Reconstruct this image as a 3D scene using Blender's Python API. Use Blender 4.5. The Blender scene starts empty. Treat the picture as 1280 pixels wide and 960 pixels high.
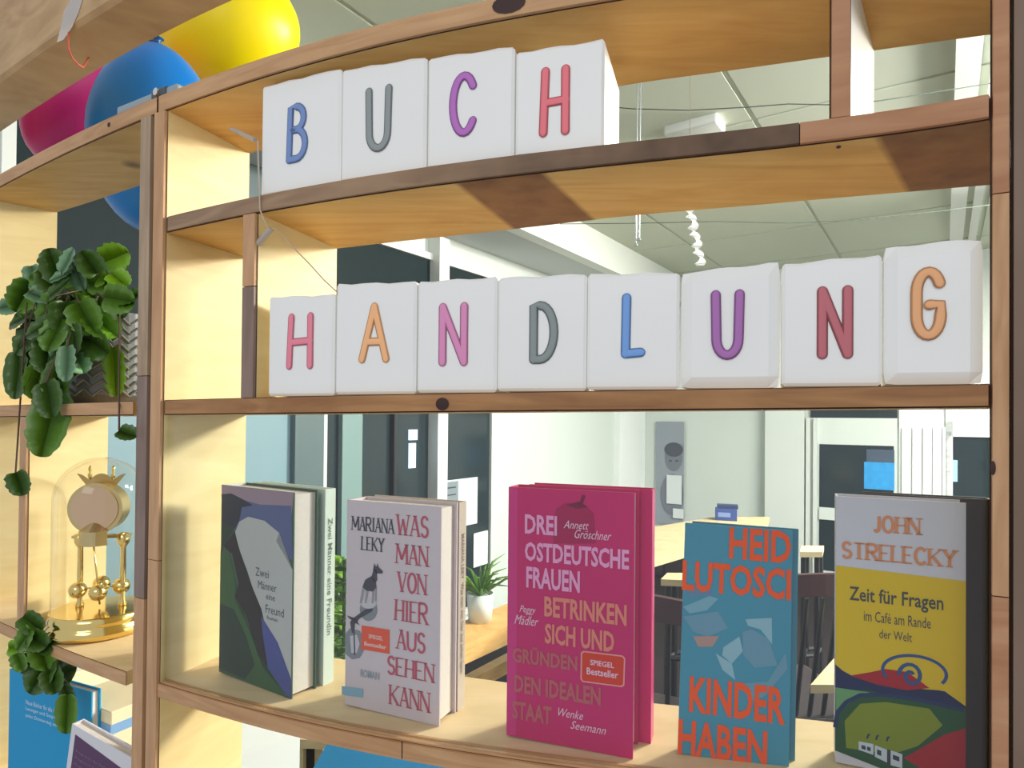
import bpy, bmesh, math, random
from mathutils import Vector, Matrix
random.seed(7)
S = bpy.context.scene
C = S.collection
E = 1.30                       # eye height above the floor

# ---------------------------------------------------------------- camera, world, lamps, exposure
ROLL, PITCH, FPX = -0.009, 0.010, 800.0
cam = bpy.data.cameras.new('camera'); camo = bpy.data.objects.new('camera', cam); C.objects.link(camo)
cam.sensor_width = 36.0; cam.lens = FPX / 1280.0 * 36.0; cam.shift_y = 34.0 / 1280.0
cam.clip_start = 0.02
camR = Matrix.Rotation(math.pi / 2 + PITCH, 3, 'X') @ Matrix.Rotation(-ROLL, 3, 'Z')
camo.matrix_world = Matrix.Translation((0, 0, E)) @ camR.to_4x4()
S.camera = camo
S.view_settings.view_transform = 'Standard'; S.view_settings.look = 'None'
S.view_settings.gamma = 1; S.view_settings.exposure = 0.48
S.view_settings.use_curve_mapping = False

w = bpy.data.worlds.new('world'); S.world = w; w.use_nodes = True
w.node_tree.nodes['Background'].inputs[0].default_value = (0.86, 0.90, 1.0, 1)
w.node_tree.nodes['Background'].inputs[1].default_value = 0.48

TH = math.radians(34)
def room(d, l, z=0.0):        # room axes: d into the shop, l to the right, z above the eye
    return Vector((d * math.sin(TH) + l * math.cos(TH), d * math.cos(TH) - l * math.sin(TH), E + z))

def area(name, loc, target, size, power, color):
    L = bpy.data.lights.new(name, 'AREA'); L.shape = 'RECTANGLE'; L.size = size[0]; L.size_y = size[1]
    L.energy = power; L.color = color
    o = bpy.data.objects.new(name, L); C.objects.link(o); o.location = loc
    o.rotation_euler = (Vector(target) - Vector(loc)).to_track_quat('-Z', 'Y').to_euler()
    return o
area('ceiling_lamp_light', (2.9, 2.5, E + 1.12), (0.2, 0.75, E), (0.22, 0.5), 150, (1.0, 0.95, 0.84))
area('ceiling_lamp_light', room(3.4, 0.9, 1.1), room(3.4, 0.9, -1), (1.2, 0.5), 120, (1.0, 0.97, 0.9))
area('ceiling_lamp_light', room(2.2, 0.7, 1.1), room(3.0, -2.3, -0.2), (0.6, 0.4), 34, (0.95, 0.98, 1.0))
area('front_fill_light', (-0.6, -1.6, E + 1.1), (0, 0.5, E), (1.2, 0.8), 9, (1.0, 0.93, 0.88))  # unseen fill lamp, added to brighten the shelf fronts

# ---------------------------------------------------------------- pixel -> place helpers
CY = 514.0
def ray(px, py):
    v = camR @ Vector(((px - 640) / FPX, (CY - py) / FPX, -1)); return v / v.y
def at(px, py, Y): r = ray(px, py); return Vector((r.x * Y, Y, E + r.z * Y))
def onz(px, py, z, a=0.0):    # z relative to the eye, plane z + a X
    r = ray(px, py); k = z / (r.z - a * r.x); return Vector((r.x * k, k, E + r.z * k))
def onplane(px, py, l):       # vertical plane l = const of the room
    r = ray(px, py); ll = r.x * math.cos(TH) - math.sin(TH); k = l / ll; return Vector((r.x * k, k, E + r.z * k))
def ond(px, py, d):
    r = ray(px, py); dd = r.x * math.sin(TH) + math.cos(TH); k = d / dd; return Vector((r.x * k, k, E + r.z * k))
def dl(p): return (p.x * math.sin(TH) + p.y * math.cos(TH), p.x * math.cos(TH) - p.y * math.sin(TH))

# ---------------------------------------------------------------- materials
def lin(c): return tuple(((x / 255) / 12.92 if x / 255 <= 0.04045 else ((x / 255 + 0.055) / 1.055) ** 2.4) for x in c) + (1,)
MC = {}
def mat(name, rgb, rough=0.6, metal=0.0, var=0.0, scale=20, bump=0.0, emis=0.0, trans=0.0, spec=0.5):
    if name in MC: return MC[name]
    m = bpy.data.materials.new(name); m.use_nodes = True; nt = m.node_tree; b = nt.nodes['Principled BSDF']
    b.inputs['Base Color'].default_value = lin(rgb); b.inputs['Roughness'].default_value = rough
    b.inputs['Metallic'].default_value = metal; b.inputs['Specular IOR Level'].default_value = spec
    tc = nt.nodes.new('ShaderNodeTexCoord'); n = nt.nodes.new('ShaderNodeTexNoise')
    n.inputs['Scale'].default_value = scale; n.inputs['Detail'].default_value = 5
    nt.links.new(tc.outputs['Object'], n.inputs['Vector'])
    if var > 0:
        mx = nt.nodes.new('ShaderNodeMix'); mx.data_type = 'RGBA'
        a = lin(rgb); mx.inputs[6].default_value = tuple(x * (1 - var) for x in a[:3]) + (1,)
        mx.inputs[7].default_value = tuple(min(1, x * (1 + var)) for x in a[:3]) + (1,)
        nt.links.new(n.outputs['Fac'], mx.inputs[0]); nt.links.new(mx.outputs[2], b.inputs['Base Color'])
    if bump > 0:
        bp = nt.nodes.new('ShaderNodeBump'); bp.inputs['Strength'].default_value = bump; bp.inputs['Distance'].default_value = 0.002
        nt.links.new(n.outputs['Fac'], bp.inputs['Height']); nt.links.new(bp.outputs['Normal'], b.inputs['Normal'])
    if emis > 0:
        b.inputs['Emission Color'].default_value = lin(rgb); b.inputs['Emission Strength'].default_value = emis
    if trans > 0: b.inputs['Transmission Weight'].default_value = trans
    MC[name] = m; return m

def wood(name, c1, c2, sx=6, sy=6, sz=60, rough=0.55, knots=0.0, off=(0, 0, 0), contrast=1.0):
    if name in MC: return MC[name]
    m = bpy.data.materials.new(name); m.use_nodes = True; nt = m.node_tree; b = nt.nodes['Principled BSDF']
    N = nt.nodes.new; L = nt.links.new
    tc = N('ShaderNodeTexCoord'); mp = N('ShaderNodeMapping'); mp.inputs['Scale'].default_value = (sx, sy, sz)
    mp.inputs['Location'].default_value = off
    L(tc.outputs['Object'], mp.inputs['Vector'])
    n1 = N('ShaderNodeTexNoise'); n1.inputs['Scale'].default_value = 1.0; n1.inputs['Detail'].default_value = 6; n1.inputs['Distortion'].default_value = 1.6
    L(mp.outputs['Vector'], n1.inputs['Vector'])
    wv = N('ShaderNodeTexNoise'); wv.inputs['Scale'].default_value = 9; wv.inputs['Detail'].default_value = 4; wv.inputs['Distortion'].default_value = 0.8
    L(tc.outputs['Object'], wv.inputs['Vector'])
    ad = N('ShaderNodeMath'); ad.operation = 'MULTIPLY_ADD'; L(n1.outputs['Fac'], ad.inputs[0]); ad.inputs[1].default_value = 0.65
    ml = N('ShaderNodeMath'); ml.operation = 'MULTIPLY'; L(wv.outputs['Fac'], ml.inputs[0]); ml.inputs[1].default_value = 0.35
    L(ml.outputs[0], ad.inputs[2])
    cr = N('ShaderNodeValToRGB'); cr.color_ramp.elements[0].position = 0.5 - 0.17 / contrast; cr.color_ramp.elements[1].position = 0.5 + 0.17 / contrast
    cr.color_ramp.elements[0].color = lin(c2); cr.color_ramp.elements[1].color = lin(c1)
    L(ad.outputs[0], cr.inputs[0]); col = cr.outputs[0]
    if knots > 0:
        vo = N('ShaderNodeTexVoronoi'); vo.inputs['Scale'].default_value = knots
        L(tc.outputs['Object'], vo.inputs['Vector'])
        kr = N('ShaderNodeValToRGB'); kr.color_ramp.elements[0].position = 0.03; kr.color_ramp.elements[1].position = 0.085
        kr.color_ramp.elements[0].color = (0.35, 0.3, 0.25, 1); kr.color_ramp.elements[1].color = (1, 1, 1, 1)
        L(vo.outputs['Distance'], kr.inputs[0])
        mx = N('ShaderNodeMix'); mx.data_type = 'RGBA'; mx.blend_type = 'MULTIPLY'; mx.inputs[0].default_value = 1
        L(col, mx.inputs[6]); L(kr.outputs[0], mx.inputs[7]); col = mx.outputs[2]
    L(col, b.inputs['Base Color']); b.inputs['Roughness'].default_value = rough; b.inputs['Specular IOR Level'].default_value = 0.35
    bp = N('ShaderNodeBump'); bp.inputs['Strength'].default_value = 0.12; bp.inputs['Distance'].default_value = 0.001
    L(n1.outputs['Fac'], bp.inputs['Height']); L(bp.outputs['Normal'], b.inputs['Normal'])
    MC[name] = m; return m

PLY = wood('plywood_gold', (222, 182, 112), (196, 148, 78), 5, 30, 5, knots=5)
PLYV = wood('plywood_pale', (232, 212, 158), (216, 192, 134), 6, 6, 30, contrast=0.8)
PLYB = wood('plywood_brown_stain', (150, 100, 58), (118, 74, 40), 6, 24, 6)
PLYT = wood('plywood_top', (232, 206, 160), (214, 184, 132), 6, 24, 6)
EDGE = wood('edge_strip_tan', (208, 166, 120), (176, 132, 88), 7, 7, 80)
EDGEV = wood('edge_strip_upright', (210, 168, 124), (180, 136, 94), 60, 60, 7)
EDGEG = wood('edge_strip_grey', (172, 142, 110), (136, 108, 82), 9, 9, 70)
EDGED = wood('edge_strip_dark', (122, 92, 66), (78, 56, 38), 9, 9, 60)
EDGEP = wood('edge_strip_rose', (198, 150, 110), (166, 114, 78), 7, 7, 40)
EDGEGV = wood('edge_strip_grey_upright', (152, 130, 116), (120, 100, 88), 60, 60, 6)
def blend(base, other, name, planes, soft=80.0):
    """wood 'base' that turns into 'other' between pairs of plan lines (stains, board joints)"""
    m = base.copy(); m.name = name; nt = m.node_tree; N = nt.nodes.new; L = nt.links.new; b = nt.nodes['Principled BSDF']
    src = b.inputs['Base Color'].links[0].from_socket
    tc = N('ShaderNodeTexCoord'); nz = N('ShaderNodeTexNoise'); nz.inputs['Scale'].default_value = 30; L(tc.outputs['Object'], nz.inputs['Vector'])
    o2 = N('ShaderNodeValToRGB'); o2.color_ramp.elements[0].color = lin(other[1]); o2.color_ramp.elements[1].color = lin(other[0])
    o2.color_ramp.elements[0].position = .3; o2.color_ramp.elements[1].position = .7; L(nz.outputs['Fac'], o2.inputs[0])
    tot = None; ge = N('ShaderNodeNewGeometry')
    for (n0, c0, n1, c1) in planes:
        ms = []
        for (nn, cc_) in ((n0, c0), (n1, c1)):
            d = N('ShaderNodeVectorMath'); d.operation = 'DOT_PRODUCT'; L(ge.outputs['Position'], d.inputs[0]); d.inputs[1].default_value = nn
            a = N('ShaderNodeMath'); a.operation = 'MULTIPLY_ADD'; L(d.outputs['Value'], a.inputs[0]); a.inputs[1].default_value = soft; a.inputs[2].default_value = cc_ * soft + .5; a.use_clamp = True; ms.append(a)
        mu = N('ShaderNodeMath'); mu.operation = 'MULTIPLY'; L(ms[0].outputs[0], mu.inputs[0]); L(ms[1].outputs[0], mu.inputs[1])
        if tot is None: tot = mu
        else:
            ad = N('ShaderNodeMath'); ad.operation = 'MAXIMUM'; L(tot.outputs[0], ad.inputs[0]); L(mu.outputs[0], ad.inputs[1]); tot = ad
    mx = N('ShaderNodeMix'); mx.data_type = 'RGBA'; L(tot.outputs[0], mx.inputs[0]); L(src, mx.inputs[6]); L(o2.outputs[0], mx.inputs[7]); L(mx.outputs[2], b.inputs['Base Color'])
    return m
GLUE = mat('dark_joint', (58, 34, 22), 0.8)
KNOT = mat('knot_brown', (52, 24, 16), 0.6, var=0.3, scale=200)
BEAM = wood('beam_wood', (206, 172, 122), (170, 134, 88), 8, 8, 30)
WHITE = mat('white_paint', (222, 226, 220), 0.5, var=0.02, scale=3)
WALLM = mat('wall_white', (214, 220, 214), 0.75, var=0.03, scale=2)
CEIL = mat('ceiling_tile', (204, 210, 192), 0.8, var=0.03, scale=3)
SOFF = mat('soffit_grey', (196, 202, 202), 0.8, var=0.04, scale=2)
DARKG = mat('night_glass', (38, 50, 54), 0.12, spec=0.4)
BLACK = mat('black_metal', (30, 30, 34), 0.4)
GOLD = mat('polished_brass', (234, 208, 132), 0.14, 1.0)
GOLDS = mat('satin_brass', (212, 190, 136), 0.32, 1.0)
PAPER = mat('page_block', (214, 206, 196), 0.8, var=0.08, scale=400)

def glass_mat(name, tint, fac_boost=1.0, ior=1.5, haze=0.0):
    m = bpy.data.materials.new(name); m.use_nodes = True; nt = m.node_tree; nt.nodes.clear()
    o = nt.nodes.new('ShaderNodeOutputMaterial'); mx = nt.nodes.new('ShaderNodeMixShader')
    t = nt.nodes.new('ShaderNodeBsdfTransparent'); t.inputs[0].default_value = tint
    g = nt.nodes.new('ShaderNodeBsdfGlossy'); g.inputs['Roughness'].default_value = 0.02
    f = nt.nodes.new('ShaderNodeLayerWeight'); f.inputs['Blend'].default_value = 0.5
    pw = nt.nodes.new('ShaderNodeMath'); pw.operation = 'POWER'; pw.inputs[1].default_value = 4
    mu = nt.nodes.new('ShaderNodeMath'); mu.operation = 'MULTIPLY_ADD'; mu.inputs[1].default_value = 0.5 * fac_boost; mu.inputs[2].default_value = 0.025 * fac_boost; mu.use_clamp = True
    L = nt.links.new
    L(f.outputs['Facing'], pw.inputs[0]); L(pw.outputs[0], mu.inputs[0]); L(mu.outputs[0], mx.inputs[0]); L(t.outputs[0], mx.inputs[1]); L(g.outputs[0], mx.inputs[2])
    last = mx
    if haze > 0:
        d = nt.nodes.new('ShaderNodeBsdfDiffuse'); d.inputs[0].default_value = (0.8, 0.82, 0.85, 1)
        m2 = nt.nodes.new('ShaderNodeMixShader'); m2.inputs[0].default_value = haze
        L(mx.outputs[0], m2.inputs[1]); L(d.outputs[0], m2.inputs[2]); last = m2
    L(last.outputs[0], o.inputs[0]); return m
GLASS = glass_mat('window_glass', (0.95, 0.975, 0.97, 1), 1.1, haze=0.004)
DOME = glass_mat('dome_glass', (0.97, 0.97, 0.95, 1), 1.4)
TAPE = glass_mat('clear_tape', (0.9, 0.9, 0.9, 1), 1.5, haze=0.45)

# ---------------------------------------------------------------- object helpers
WM = {}
def link(name, me, m, parent):
    o = bpy.data.objects.new(name, me); C.objects.link(o)
    for x in (m if isinstance(m, (list, tuple)) else [m]):
        if x: me.materials.append(x)
    if parent: o.parent = parent; WM[o] = WM[parent]
    else: WM[o] = Matrix.Identity(4)
    return o
def obj(name, bm, m, parent=None, local=False, smooth=False):
    me = bpy.data.meshes.new(name)
    bmesh.ops.recalc_face_normals(bm, faces=bm.faces)
    bm.to_mesh(me); bm.free()
    if parent and not local: me.transform(WM[parent].inverted())
    if smooth:
        for p in me.polygons: p.use_smooth = True
    return link(name, me, m, parent)
def tag(o, label=None, cat=None, group=None, kind=None):
    if label: o['label'] = label
    if cat: o['category'] = cat
    if group: o['group'] = group
    if kind: o['kind'] = kind
    return o
def thing(name, label, cat, loc, rz=0.0, group=None, rx=0.0):
    o = bpy.data.objects.new(name, None); C.objects.link(o); o.empty_display_size = 0.05
    M = Matrix.Translation(loc) @ Matrix.Rotation(rz, 4, 'Z') @ Matrix.Rotation(rx, 4, 'X')
    o.matrix_world = M; WM[o] = M
    return tag(o, label, cat, group)
def box(bm, a, b, mi=0):
    x0, y0, z0 = a; x1, y1, z1 = b
    v = [bm.verts.new(p) for p in ((x0,y0,z0),(x1,y0,z0),(x1,y1,z0),(x0,y1,z0),(x0,y0,z1),(x1,y0,z1),(x1,y1,z1),(x0,y1,z1))]
    for f in ((0,3,2,1),(4,5,6,7),(0,1,5,4),(1,2,6,5),(2,3,7,6),(3,0,4,7)):
        bm.faces.new([v[i] for i in f]).material_index = mi
    return v
def hexa(bm, bot, top, mi=0):
    n = len(bot); vb = [bm.verts.new(p) for p in bot]; vt = [bm.verts.new(p) for p in top]
    bm.faces.new(vb[::-1]).material_index = mi; bm.faces.new(vt).material_index = mi
    for i in range(n):
        j = (i + 1) % n; bm.faces.new((vb[i], vb[j], vt[j], vt[i])).material_index = mi
def rbox(bm, c, ax, size, mi=0):  # oriented box: centre of base, axes (u,v) in plan
    u, v = ax; sx, sy, sz = size
    P = [c + u * (sx * i) + v * (sy * j) for i, j in ((-.5,-.5),(.5,-.5),(.5,.5),(-.5,.5))]
    hexa(bm, P, [p + Vector((0, 0, sz)) for p in P], mi)
def bevel(bm, r, seg=2):
    bmesh.ops.bevel(bm, geom=list(bm.edges), offset=r, segments=seg, affect='EDGES', profile=0.6)
def tube(bm, pts, r, seg=8, flat=None, cap=True, mi=0):
    pts = [Vector(p) for p in pts]; rr = r if isinstance(r, (list, tuple)) else [r] * len(pts)
    rings = []; up = Vector((0, 0, 1)); prev = None
    for i, p in enumerate(pts):
        t = (pts[min(i + 1, len(pts) - 1)] - pts[max(i - 1, 0)])
        if t.length < 1e-9: t = Vector((0, 0, 1))
        t.normalize()
        if flat: n = Vector(flat); s = t.cross(n).normalized()
        else:
            if prev is None:
                a = up if abs(t.z) < 0.9 else Vector((1, 0, 0)); s = t.cross(a).normalized()
            else: s = (prev - t * prev.dot(t)).normalized()
            prev = s; n = s.cross(t)
        k = 0.15 if flat else 1.0
        rings.append([bm.verts.new(p + s * (rr[i] * math.cos(2 * math.pi * j / seg)) + n * (k * rr[i] * math.sin(2 * math.pi * j / seg))) for j in range(seg)])
    for a, b in zip(rings, rings[1:]):
        for j in range(seg):
            bm.faces.new((a[j], a[(j + 1) % seg], b[(j + 1) % seg], b[j])).material_index = mi
    if cap:
        bm.faces.new(rings[0][::-1]).material_index = mi; bm.faces.new(rings[-1]).material_index = mi
def lathe(bm, prof, c=(0, 0, 0), seg=32, mi=0, close=True):
    rings = []
    for r, z in prof:
        rings.append([bm.verts.new((c[0] + r * math.cos(2 * math.pi * j / seg), c[1] + r * math.sin(2 * math.pi * j / seg), c[2] + z)) for j in range(seg)])
    for a, b in zip(rings, rings[1:]):
        for j in range(seg): bm.faces.new((a[j], a[(j + 1) % seg], b[(j + 1) % seg], b[j])).material_index = mi
    if close:
        bm.faces.new(rings[0][::-1]).material_index = mi; bm.faces.new(rings[-1]).material_index = mi
def sphere(bm, c, r, sx=1, sy=1, sz=1, u=16, v=10):
    M = Matrix.Translation(c) @ Matrix.Diagonal((sx, sy, sz, 1))
    bmesh.ops.create_uvsphere(bm, u_segments=u, v_segments=v, radius=r, matrix=M)

# ---------------------------------------------------------------- the curved shelf unit: plan curves and levels
AT = 0.015
def F(u): return 1 / (1.95245 + 0.5590 * u - 0.27157 * u * u + 0.3896 * u ** 3 + 0.0323 * u ** 4)
GP = [(-1.1, 1.36), (-0.9, 1.14), (-0.709, 0.985), (-0.586, 0.872), (-0.42, 0.768), (-0.28, 0.733), (-0.194, 0.705), (0.17, 0.618), (0.49, 0.572), (0.74, 0.54), (1.0, 0.515)]
UP = [(-1.0, -0.885), (-0.7525, -0.631), (-0.545, -0.416), (-0.40, -0.276), (0.5275, 0.5625), (0.746, 0.775), (0.95, 0.97)]
def interp(T, x):
    for (a, b), (c, d) in zip(T, T[1:]):
        if x <= c or (c, d) == T[-1]: return b + (d - b) * (x - a) / (c - a)
def G(u):                     # smoothed back curve
    return sum(interp(GP, u + k) for k in (-.06, -.03, 0, .03, .06)) / 5
def ub(u): return sum(interp(UP, u + k) for k in (-.04, -.02, 0, .02, .04)) / 5
def Fp(u, inset=0.0): Y = F(u) + inset; return (u * Y, Y)
def Gp(u): v = ub(u); Y = G(v); return (v * Y, Y)
def mixp(u, t, inset=0.0):
    a = Fp(u, inset); b = Gp(u); return (a[0] + (b[0] - a[0]) * t, a[1] + (b[1] - a[1]) * t)
def U(px, py=520): return ray(px, py).x
ZL = dict(T=(0.3226, 0.3409), S1=(0.1946, 0.2110), S2=(0.0048, 0.0204), S3=(-0.2874, -0.2720), S4=(-0.545, -0.529), TT=(0.64, 0.656))
def zz(k, X, i): return E + ZL[k][i] + AT * X

def board(k, px0, px1, parent, mats=(PLY,), edges=None, stains=()):
    """curved plywood board with solid edge strips on its front"""
    u0, u1 = U(px0), U(px1); n = max(6, int(abs(px1 - px0) / 22)); us = [u0 + (u1 - u0) * i / n for i in range(n + 1)]
    bm = bmesh.new(); rows = []
    M = 6
    for u in us:
        row = []
        for j in range(M + 1):
            x, y = mixp(u, j / M, 0.0025)
            row.append((bm.verts.new((x, y, zz(k, x, 0))), bm.verts.new((x, y, zz(k, x, 1)))))
        rows.append(row)
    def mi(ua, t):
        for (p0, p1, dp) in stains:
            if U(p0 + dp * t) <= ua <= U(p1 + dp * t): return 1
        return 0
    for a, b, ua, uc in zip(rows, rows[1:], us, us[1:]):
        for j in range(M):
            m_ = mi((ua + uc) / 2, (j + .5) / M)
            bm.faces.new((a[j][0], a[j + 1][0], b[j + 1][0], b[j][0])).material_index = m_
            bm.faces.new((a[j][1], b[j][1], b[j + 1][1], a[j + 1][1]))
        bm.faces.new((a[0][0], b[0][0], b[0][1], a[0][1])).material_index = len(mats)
        bm.faces.new((a[M][0], a[M][1], b[M][1], b[M][0]))
    for r in (rows[0], rows[-1]):
        for j in range(M): bm.faces.new((r[j][0], r[j][1], r[j + 1][1], r[j + 1][0]))
    bo = obj('shelf_board', bm, list(mats) + [GLUE], parent)
    for (e0, e1, em) in (edges or [(px0, px1, EDGE)]):
        bm = bmesh.new(); a0, a1 = U(e0 + .6), U(e1 - .6); n = max(4, int(abs(e1 - e0) / 22)); prev = None
        for i in range(n + 1):
            u = a0 + (a1 - a0) * i / n; x0, y0 = Fp(u, -0.001); x1, y1 = Fp(u, 0.003); g = 0.0011
            zl = zz(k, x0, 0) + g; zu = zz(k, x0, 1) - g * 0.6
            ring = [bm.verts.new(p) for p in ((x0, y0, zl), (x0, y0, zu), (x1, y1, zu), (x1, y1, zl))]
            if prev:
                for j in range(4): bm.faces.new((prev[j], prev[(j + 1) % 4], ring[(j + 1) % 4], ring[j]))
            else: bm.faces.new(ring)
            prev = ring
        bm.faces.new(prev[::-1]); obj('edge_strip', bm, em, bo)
    return bo
def panel(px0, px1, z0, z1, parent, strips=None, name='upright', pm=PLYV, t1=1.0, topk=None, botk=None):
    """vertical board running from front to back between pixel columns px0..px1 of its front face"""
    u0, u1 = U(px0), U(px1); bm = bmesh.new()
    Pf0 = Vector(Fp(u0, .0025)).to_3d(); Pf1 = Vector(Fp(u1, .0025)).to_3d()
    Pb1 = Vector(mixp(u1, t1)).to_3d(); Pb0 = Pb1 + (Pf0 - Pf1)
    P = [Pf0, Pf1, Pb1, Pb0]
    def zb(p, top):
        if top: return zz(topk, p.x, 0) if topk else E + z1
        return zz(botk, p.x, 1) if botk else E + z0
    hexa(bm, [Vector((p.x, p.y, zb(p, 0))) for p in P], [Vector((p.x, p.y, zb(p, 1))) for p in P])
    bm.faces.ensure_lookup_table()
    bm.faces[2].material_index = 1
    po = obj(name, bm, [pm, GLUE], parent)
    d = (Pf1 - Pf0).normalized(); nrm = Vector((d.y, -d.x, 0));  nrm = nrm if nrm.y < 0 else -nrm
    g = 0.001
    zlo = zb(Pf0, 0); zhi = zb(Pf0, 1)
    for (s0, s1, sm) in (strips or [(None, None, EDGEV)]):
        a = Vector((0, 0, zlo if s0 is None else E + s0)); b = Vector((0, 0, zhi if s1 is None else E + s1 - .0008))
        bm = bmesh.new(); Q = [Pf0 + d * g + nrm * .0035, Pf1 - d * g + nrm * .0035, Pf1 - d * g, Pf0 + d * g]
        hexa(bm, [Vector((q.x, q.y, a.z)) for q in Q], [Vector((q.x, q.y, b.z)) for q in Q]); obj('edge_strip', bm, sm, po)
    return po
def zrel(px, py): return ray(px, py).z * F(U(px, py))

# main unit
main = thing('display_shelf', 'large curved plywood display shelf holding the letter lights and the glazed-in books', 'shelf', (0, 0.5, 0.0))
board('T', 192, 1262, main, (PLY,), [(192, 1262, EDGE)])
def pline(p, q, sgn):       # plan line through front column p and back column q; positive on its right (sgn=1)
    a = Vector(mixp(U(p), 0)); vq = U(q); b = Vector((vq * G(vq), G(vq))); n = Vector((b.y - a.y, -(b.x - a.x))).normalized() * sgn
    return (n.x, n.y, 0), -n.dot(a)
def stain(p0, q0, p1, q1): a, b = pline(p0, q0, 1), pline(p1, q1, -1); return (a[0], a[1], b[0], b[1])
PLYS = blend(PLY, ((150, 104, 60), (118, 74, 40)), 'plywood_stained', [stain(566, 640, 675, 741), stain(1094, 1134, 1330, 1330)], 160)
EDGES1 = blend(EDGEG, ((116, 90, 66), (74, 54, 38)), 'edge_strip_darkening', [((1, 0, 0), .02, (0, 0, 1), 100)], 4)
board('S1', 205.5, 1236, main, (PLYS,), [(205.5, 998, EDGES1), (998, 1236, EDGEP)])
board('S2', 205.5, 1236, main, (PLY,), [(205.5, 1236, wood('edge_strip_brown', (186, 138, 88), (140, 96, 58), 6, 6, 60))])
board('S3', 194, 1236, main, (PLYT,), [(194, 507, EDGE), (507, 1236, EDGE)])
board('S4', 194, 1236, main, (PLYT,))
panel(191, 205, -1.30, 0, main, [(None, zrel(198, 700), EDGEV), (zrel(198, 700), None, EDGEV)], topk='T')
panel(1237, 1262, -1.30, 0, main, [(None, zrel(1250, 745), EDGEP), (zrel(1250, 745), zrel(1250, 241), EDGEV), (zrel(1250, 241), None, EDGEP)], topk='T')
panel(303.5, 320, 0, 0, main, [(None, zrel(311, 358), EDGEGV), (zrel(311, 358), None, EDGEV)], name='divider', topk='S1', botk='S2')
panel(1035, 1062, 0, 0, main, [(None, None, EDGEP)], name='divider', pm=WHITE, topk='T', botk='S1')
panel(700, 715, 0, 0, main, name='divider', topk='S3', botk='S4')
# knots in the edge strips
for (px, py, rx, rz) in ((553, 505, 9, 8), (1048, 184, 3, 2), (1241, 585, 3, 9), (415/3.048, 475/3.048, 3, 3), (636, 5, 22, 12)):
    Y = F(U(px, py)) - .0012; c = at(px, py, Y); bm = bmesh.new(); k = Y / 800
    du = Vector((Fp(U(px + 5, py))[0] - Fp(U(px - 5, py))[0], Fp(U(px + 5, py))[1] - Fp(U(px - 5, py))[1], 0)).normalized()
    n = Vector((du.y, -du.x, 0)); vs = [bm.verts.new(c + du * (rx * k * math.cos(a)) + Vector((0, 0, rz * k * math.sin(a))) + n * .0004) for a in [i * math.pi / 7 for i in range(14)]]
    cen = bm.verts.new(c + n * .0009)
    for i in range(14): bm.faces.new((vs[i], vs[(i + 1) % 14], cen))
    obj('knot', bm, KNOT, main)
# left unit
left = thing('display_shelf', 'narrower plywood shelf section at the left with the plant and the glass-domed clock', 'shelf', (-0.6, 0.9, 0.0))
board('T', -60, 191, left, (PLY,)); board('S2', -60, 167, left, (PLY,)); board('S3', -60, 163, left, (PLYT,)); board('S4', -60, 163, left, (PLYT,))
panel(174, 188, -1.30, 0, left, [(None, zrel(170, 745), EDGEV), (zrel(170, 745), zrel(170, 470), EDGEGV), (zrel(170, 470), None, wood('edge_strip_ash', (186, 162, 132), (150, 126, 100), 60, 60, 7))], topk='T', name='upright')
panel(-42, -28, 0, 0, left, name='divider', topk='T', botk='S2')
panel(29, 38, 0, 0, left, name='divider', topk='S2', botk='S3')
panel(-60, -46, -1.30, 0, left, topk='S2')
# right neighbour
rightu = thing('display_shelf', 'grey-brown stained end panel of the next shelf section at the right edge', 'shelf', (0.42, 0.42, 0.0))
STAIN = wood('grey_brown_stain', (134, 112, 94), (112, 92, 74), 10, 10, 4)
panel(1263.5, 1330, -1.30, 0, rightu, [(None, None, STAIN)], topk='TT', pm=STAIN)
# beam above the left
bm = bmesh.new(); prev = None; nb = 24
for i in range(nb + 1):
    u = -1.0 + 1.0 * i / nb; Y0 = F(u); x0 = u * Y0; Y1 = Y0 + .062; x1 = x0 + .02
    z0 = E + .465; z1 = E + .64
    ring = [bm.verts.new(p) for p in ((x0, Y0, z0 + .004), (x0, Y0, z1), (x1, Y1, z1), (x1, Y1, z0), (x0 + .002, Y0 + .005, z0))]
    if prev:
        for j in range(5): bm.faces.new((prev[j], prev[(j + 1) % 5], ring[(j + 1) % 5], ring[j]))
    else: bm.faces.new(ring)
    prev = ring
bm.faces.new(prev[::-1])
beam = tag(obj('wooden_beam', bm, BEAM), 'thick light brown wooden beam crossing the top left corner above the balloons', 'beam')

# glass pane in front of the books
bm = bmesh.new(); prev = None
ua, uz = U(208), U(1235)
for i in range(49):
    u = ua + (uz - ua) * i / 48; ring = []
    for ins in (.0065, .0095):
        x, y = Fp(u, ins)
        ring += [bm.verts.new((x, y, zz('S3', x, 1) + (0.0012))), bm.verts.new((x, y, zz('S2', x, 0) - .0005))]
    ring = [ring[0], ring[1], ring[3], ring[2]]
    if prev:
        for j in range(4): bm.faces.new((prev[j], prev[(j + 1) % 4], ring[(j + 1) % 4], ring[j]))
    else: bm.faces.new(ring)
    prev = ring
bm.faces.new(prev[::-1])
tag(obj('glass_pane', bm, GLASS, smooth=False), 'large clear glass pane closing the compartment with the five book displays', 'glass')
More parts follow.
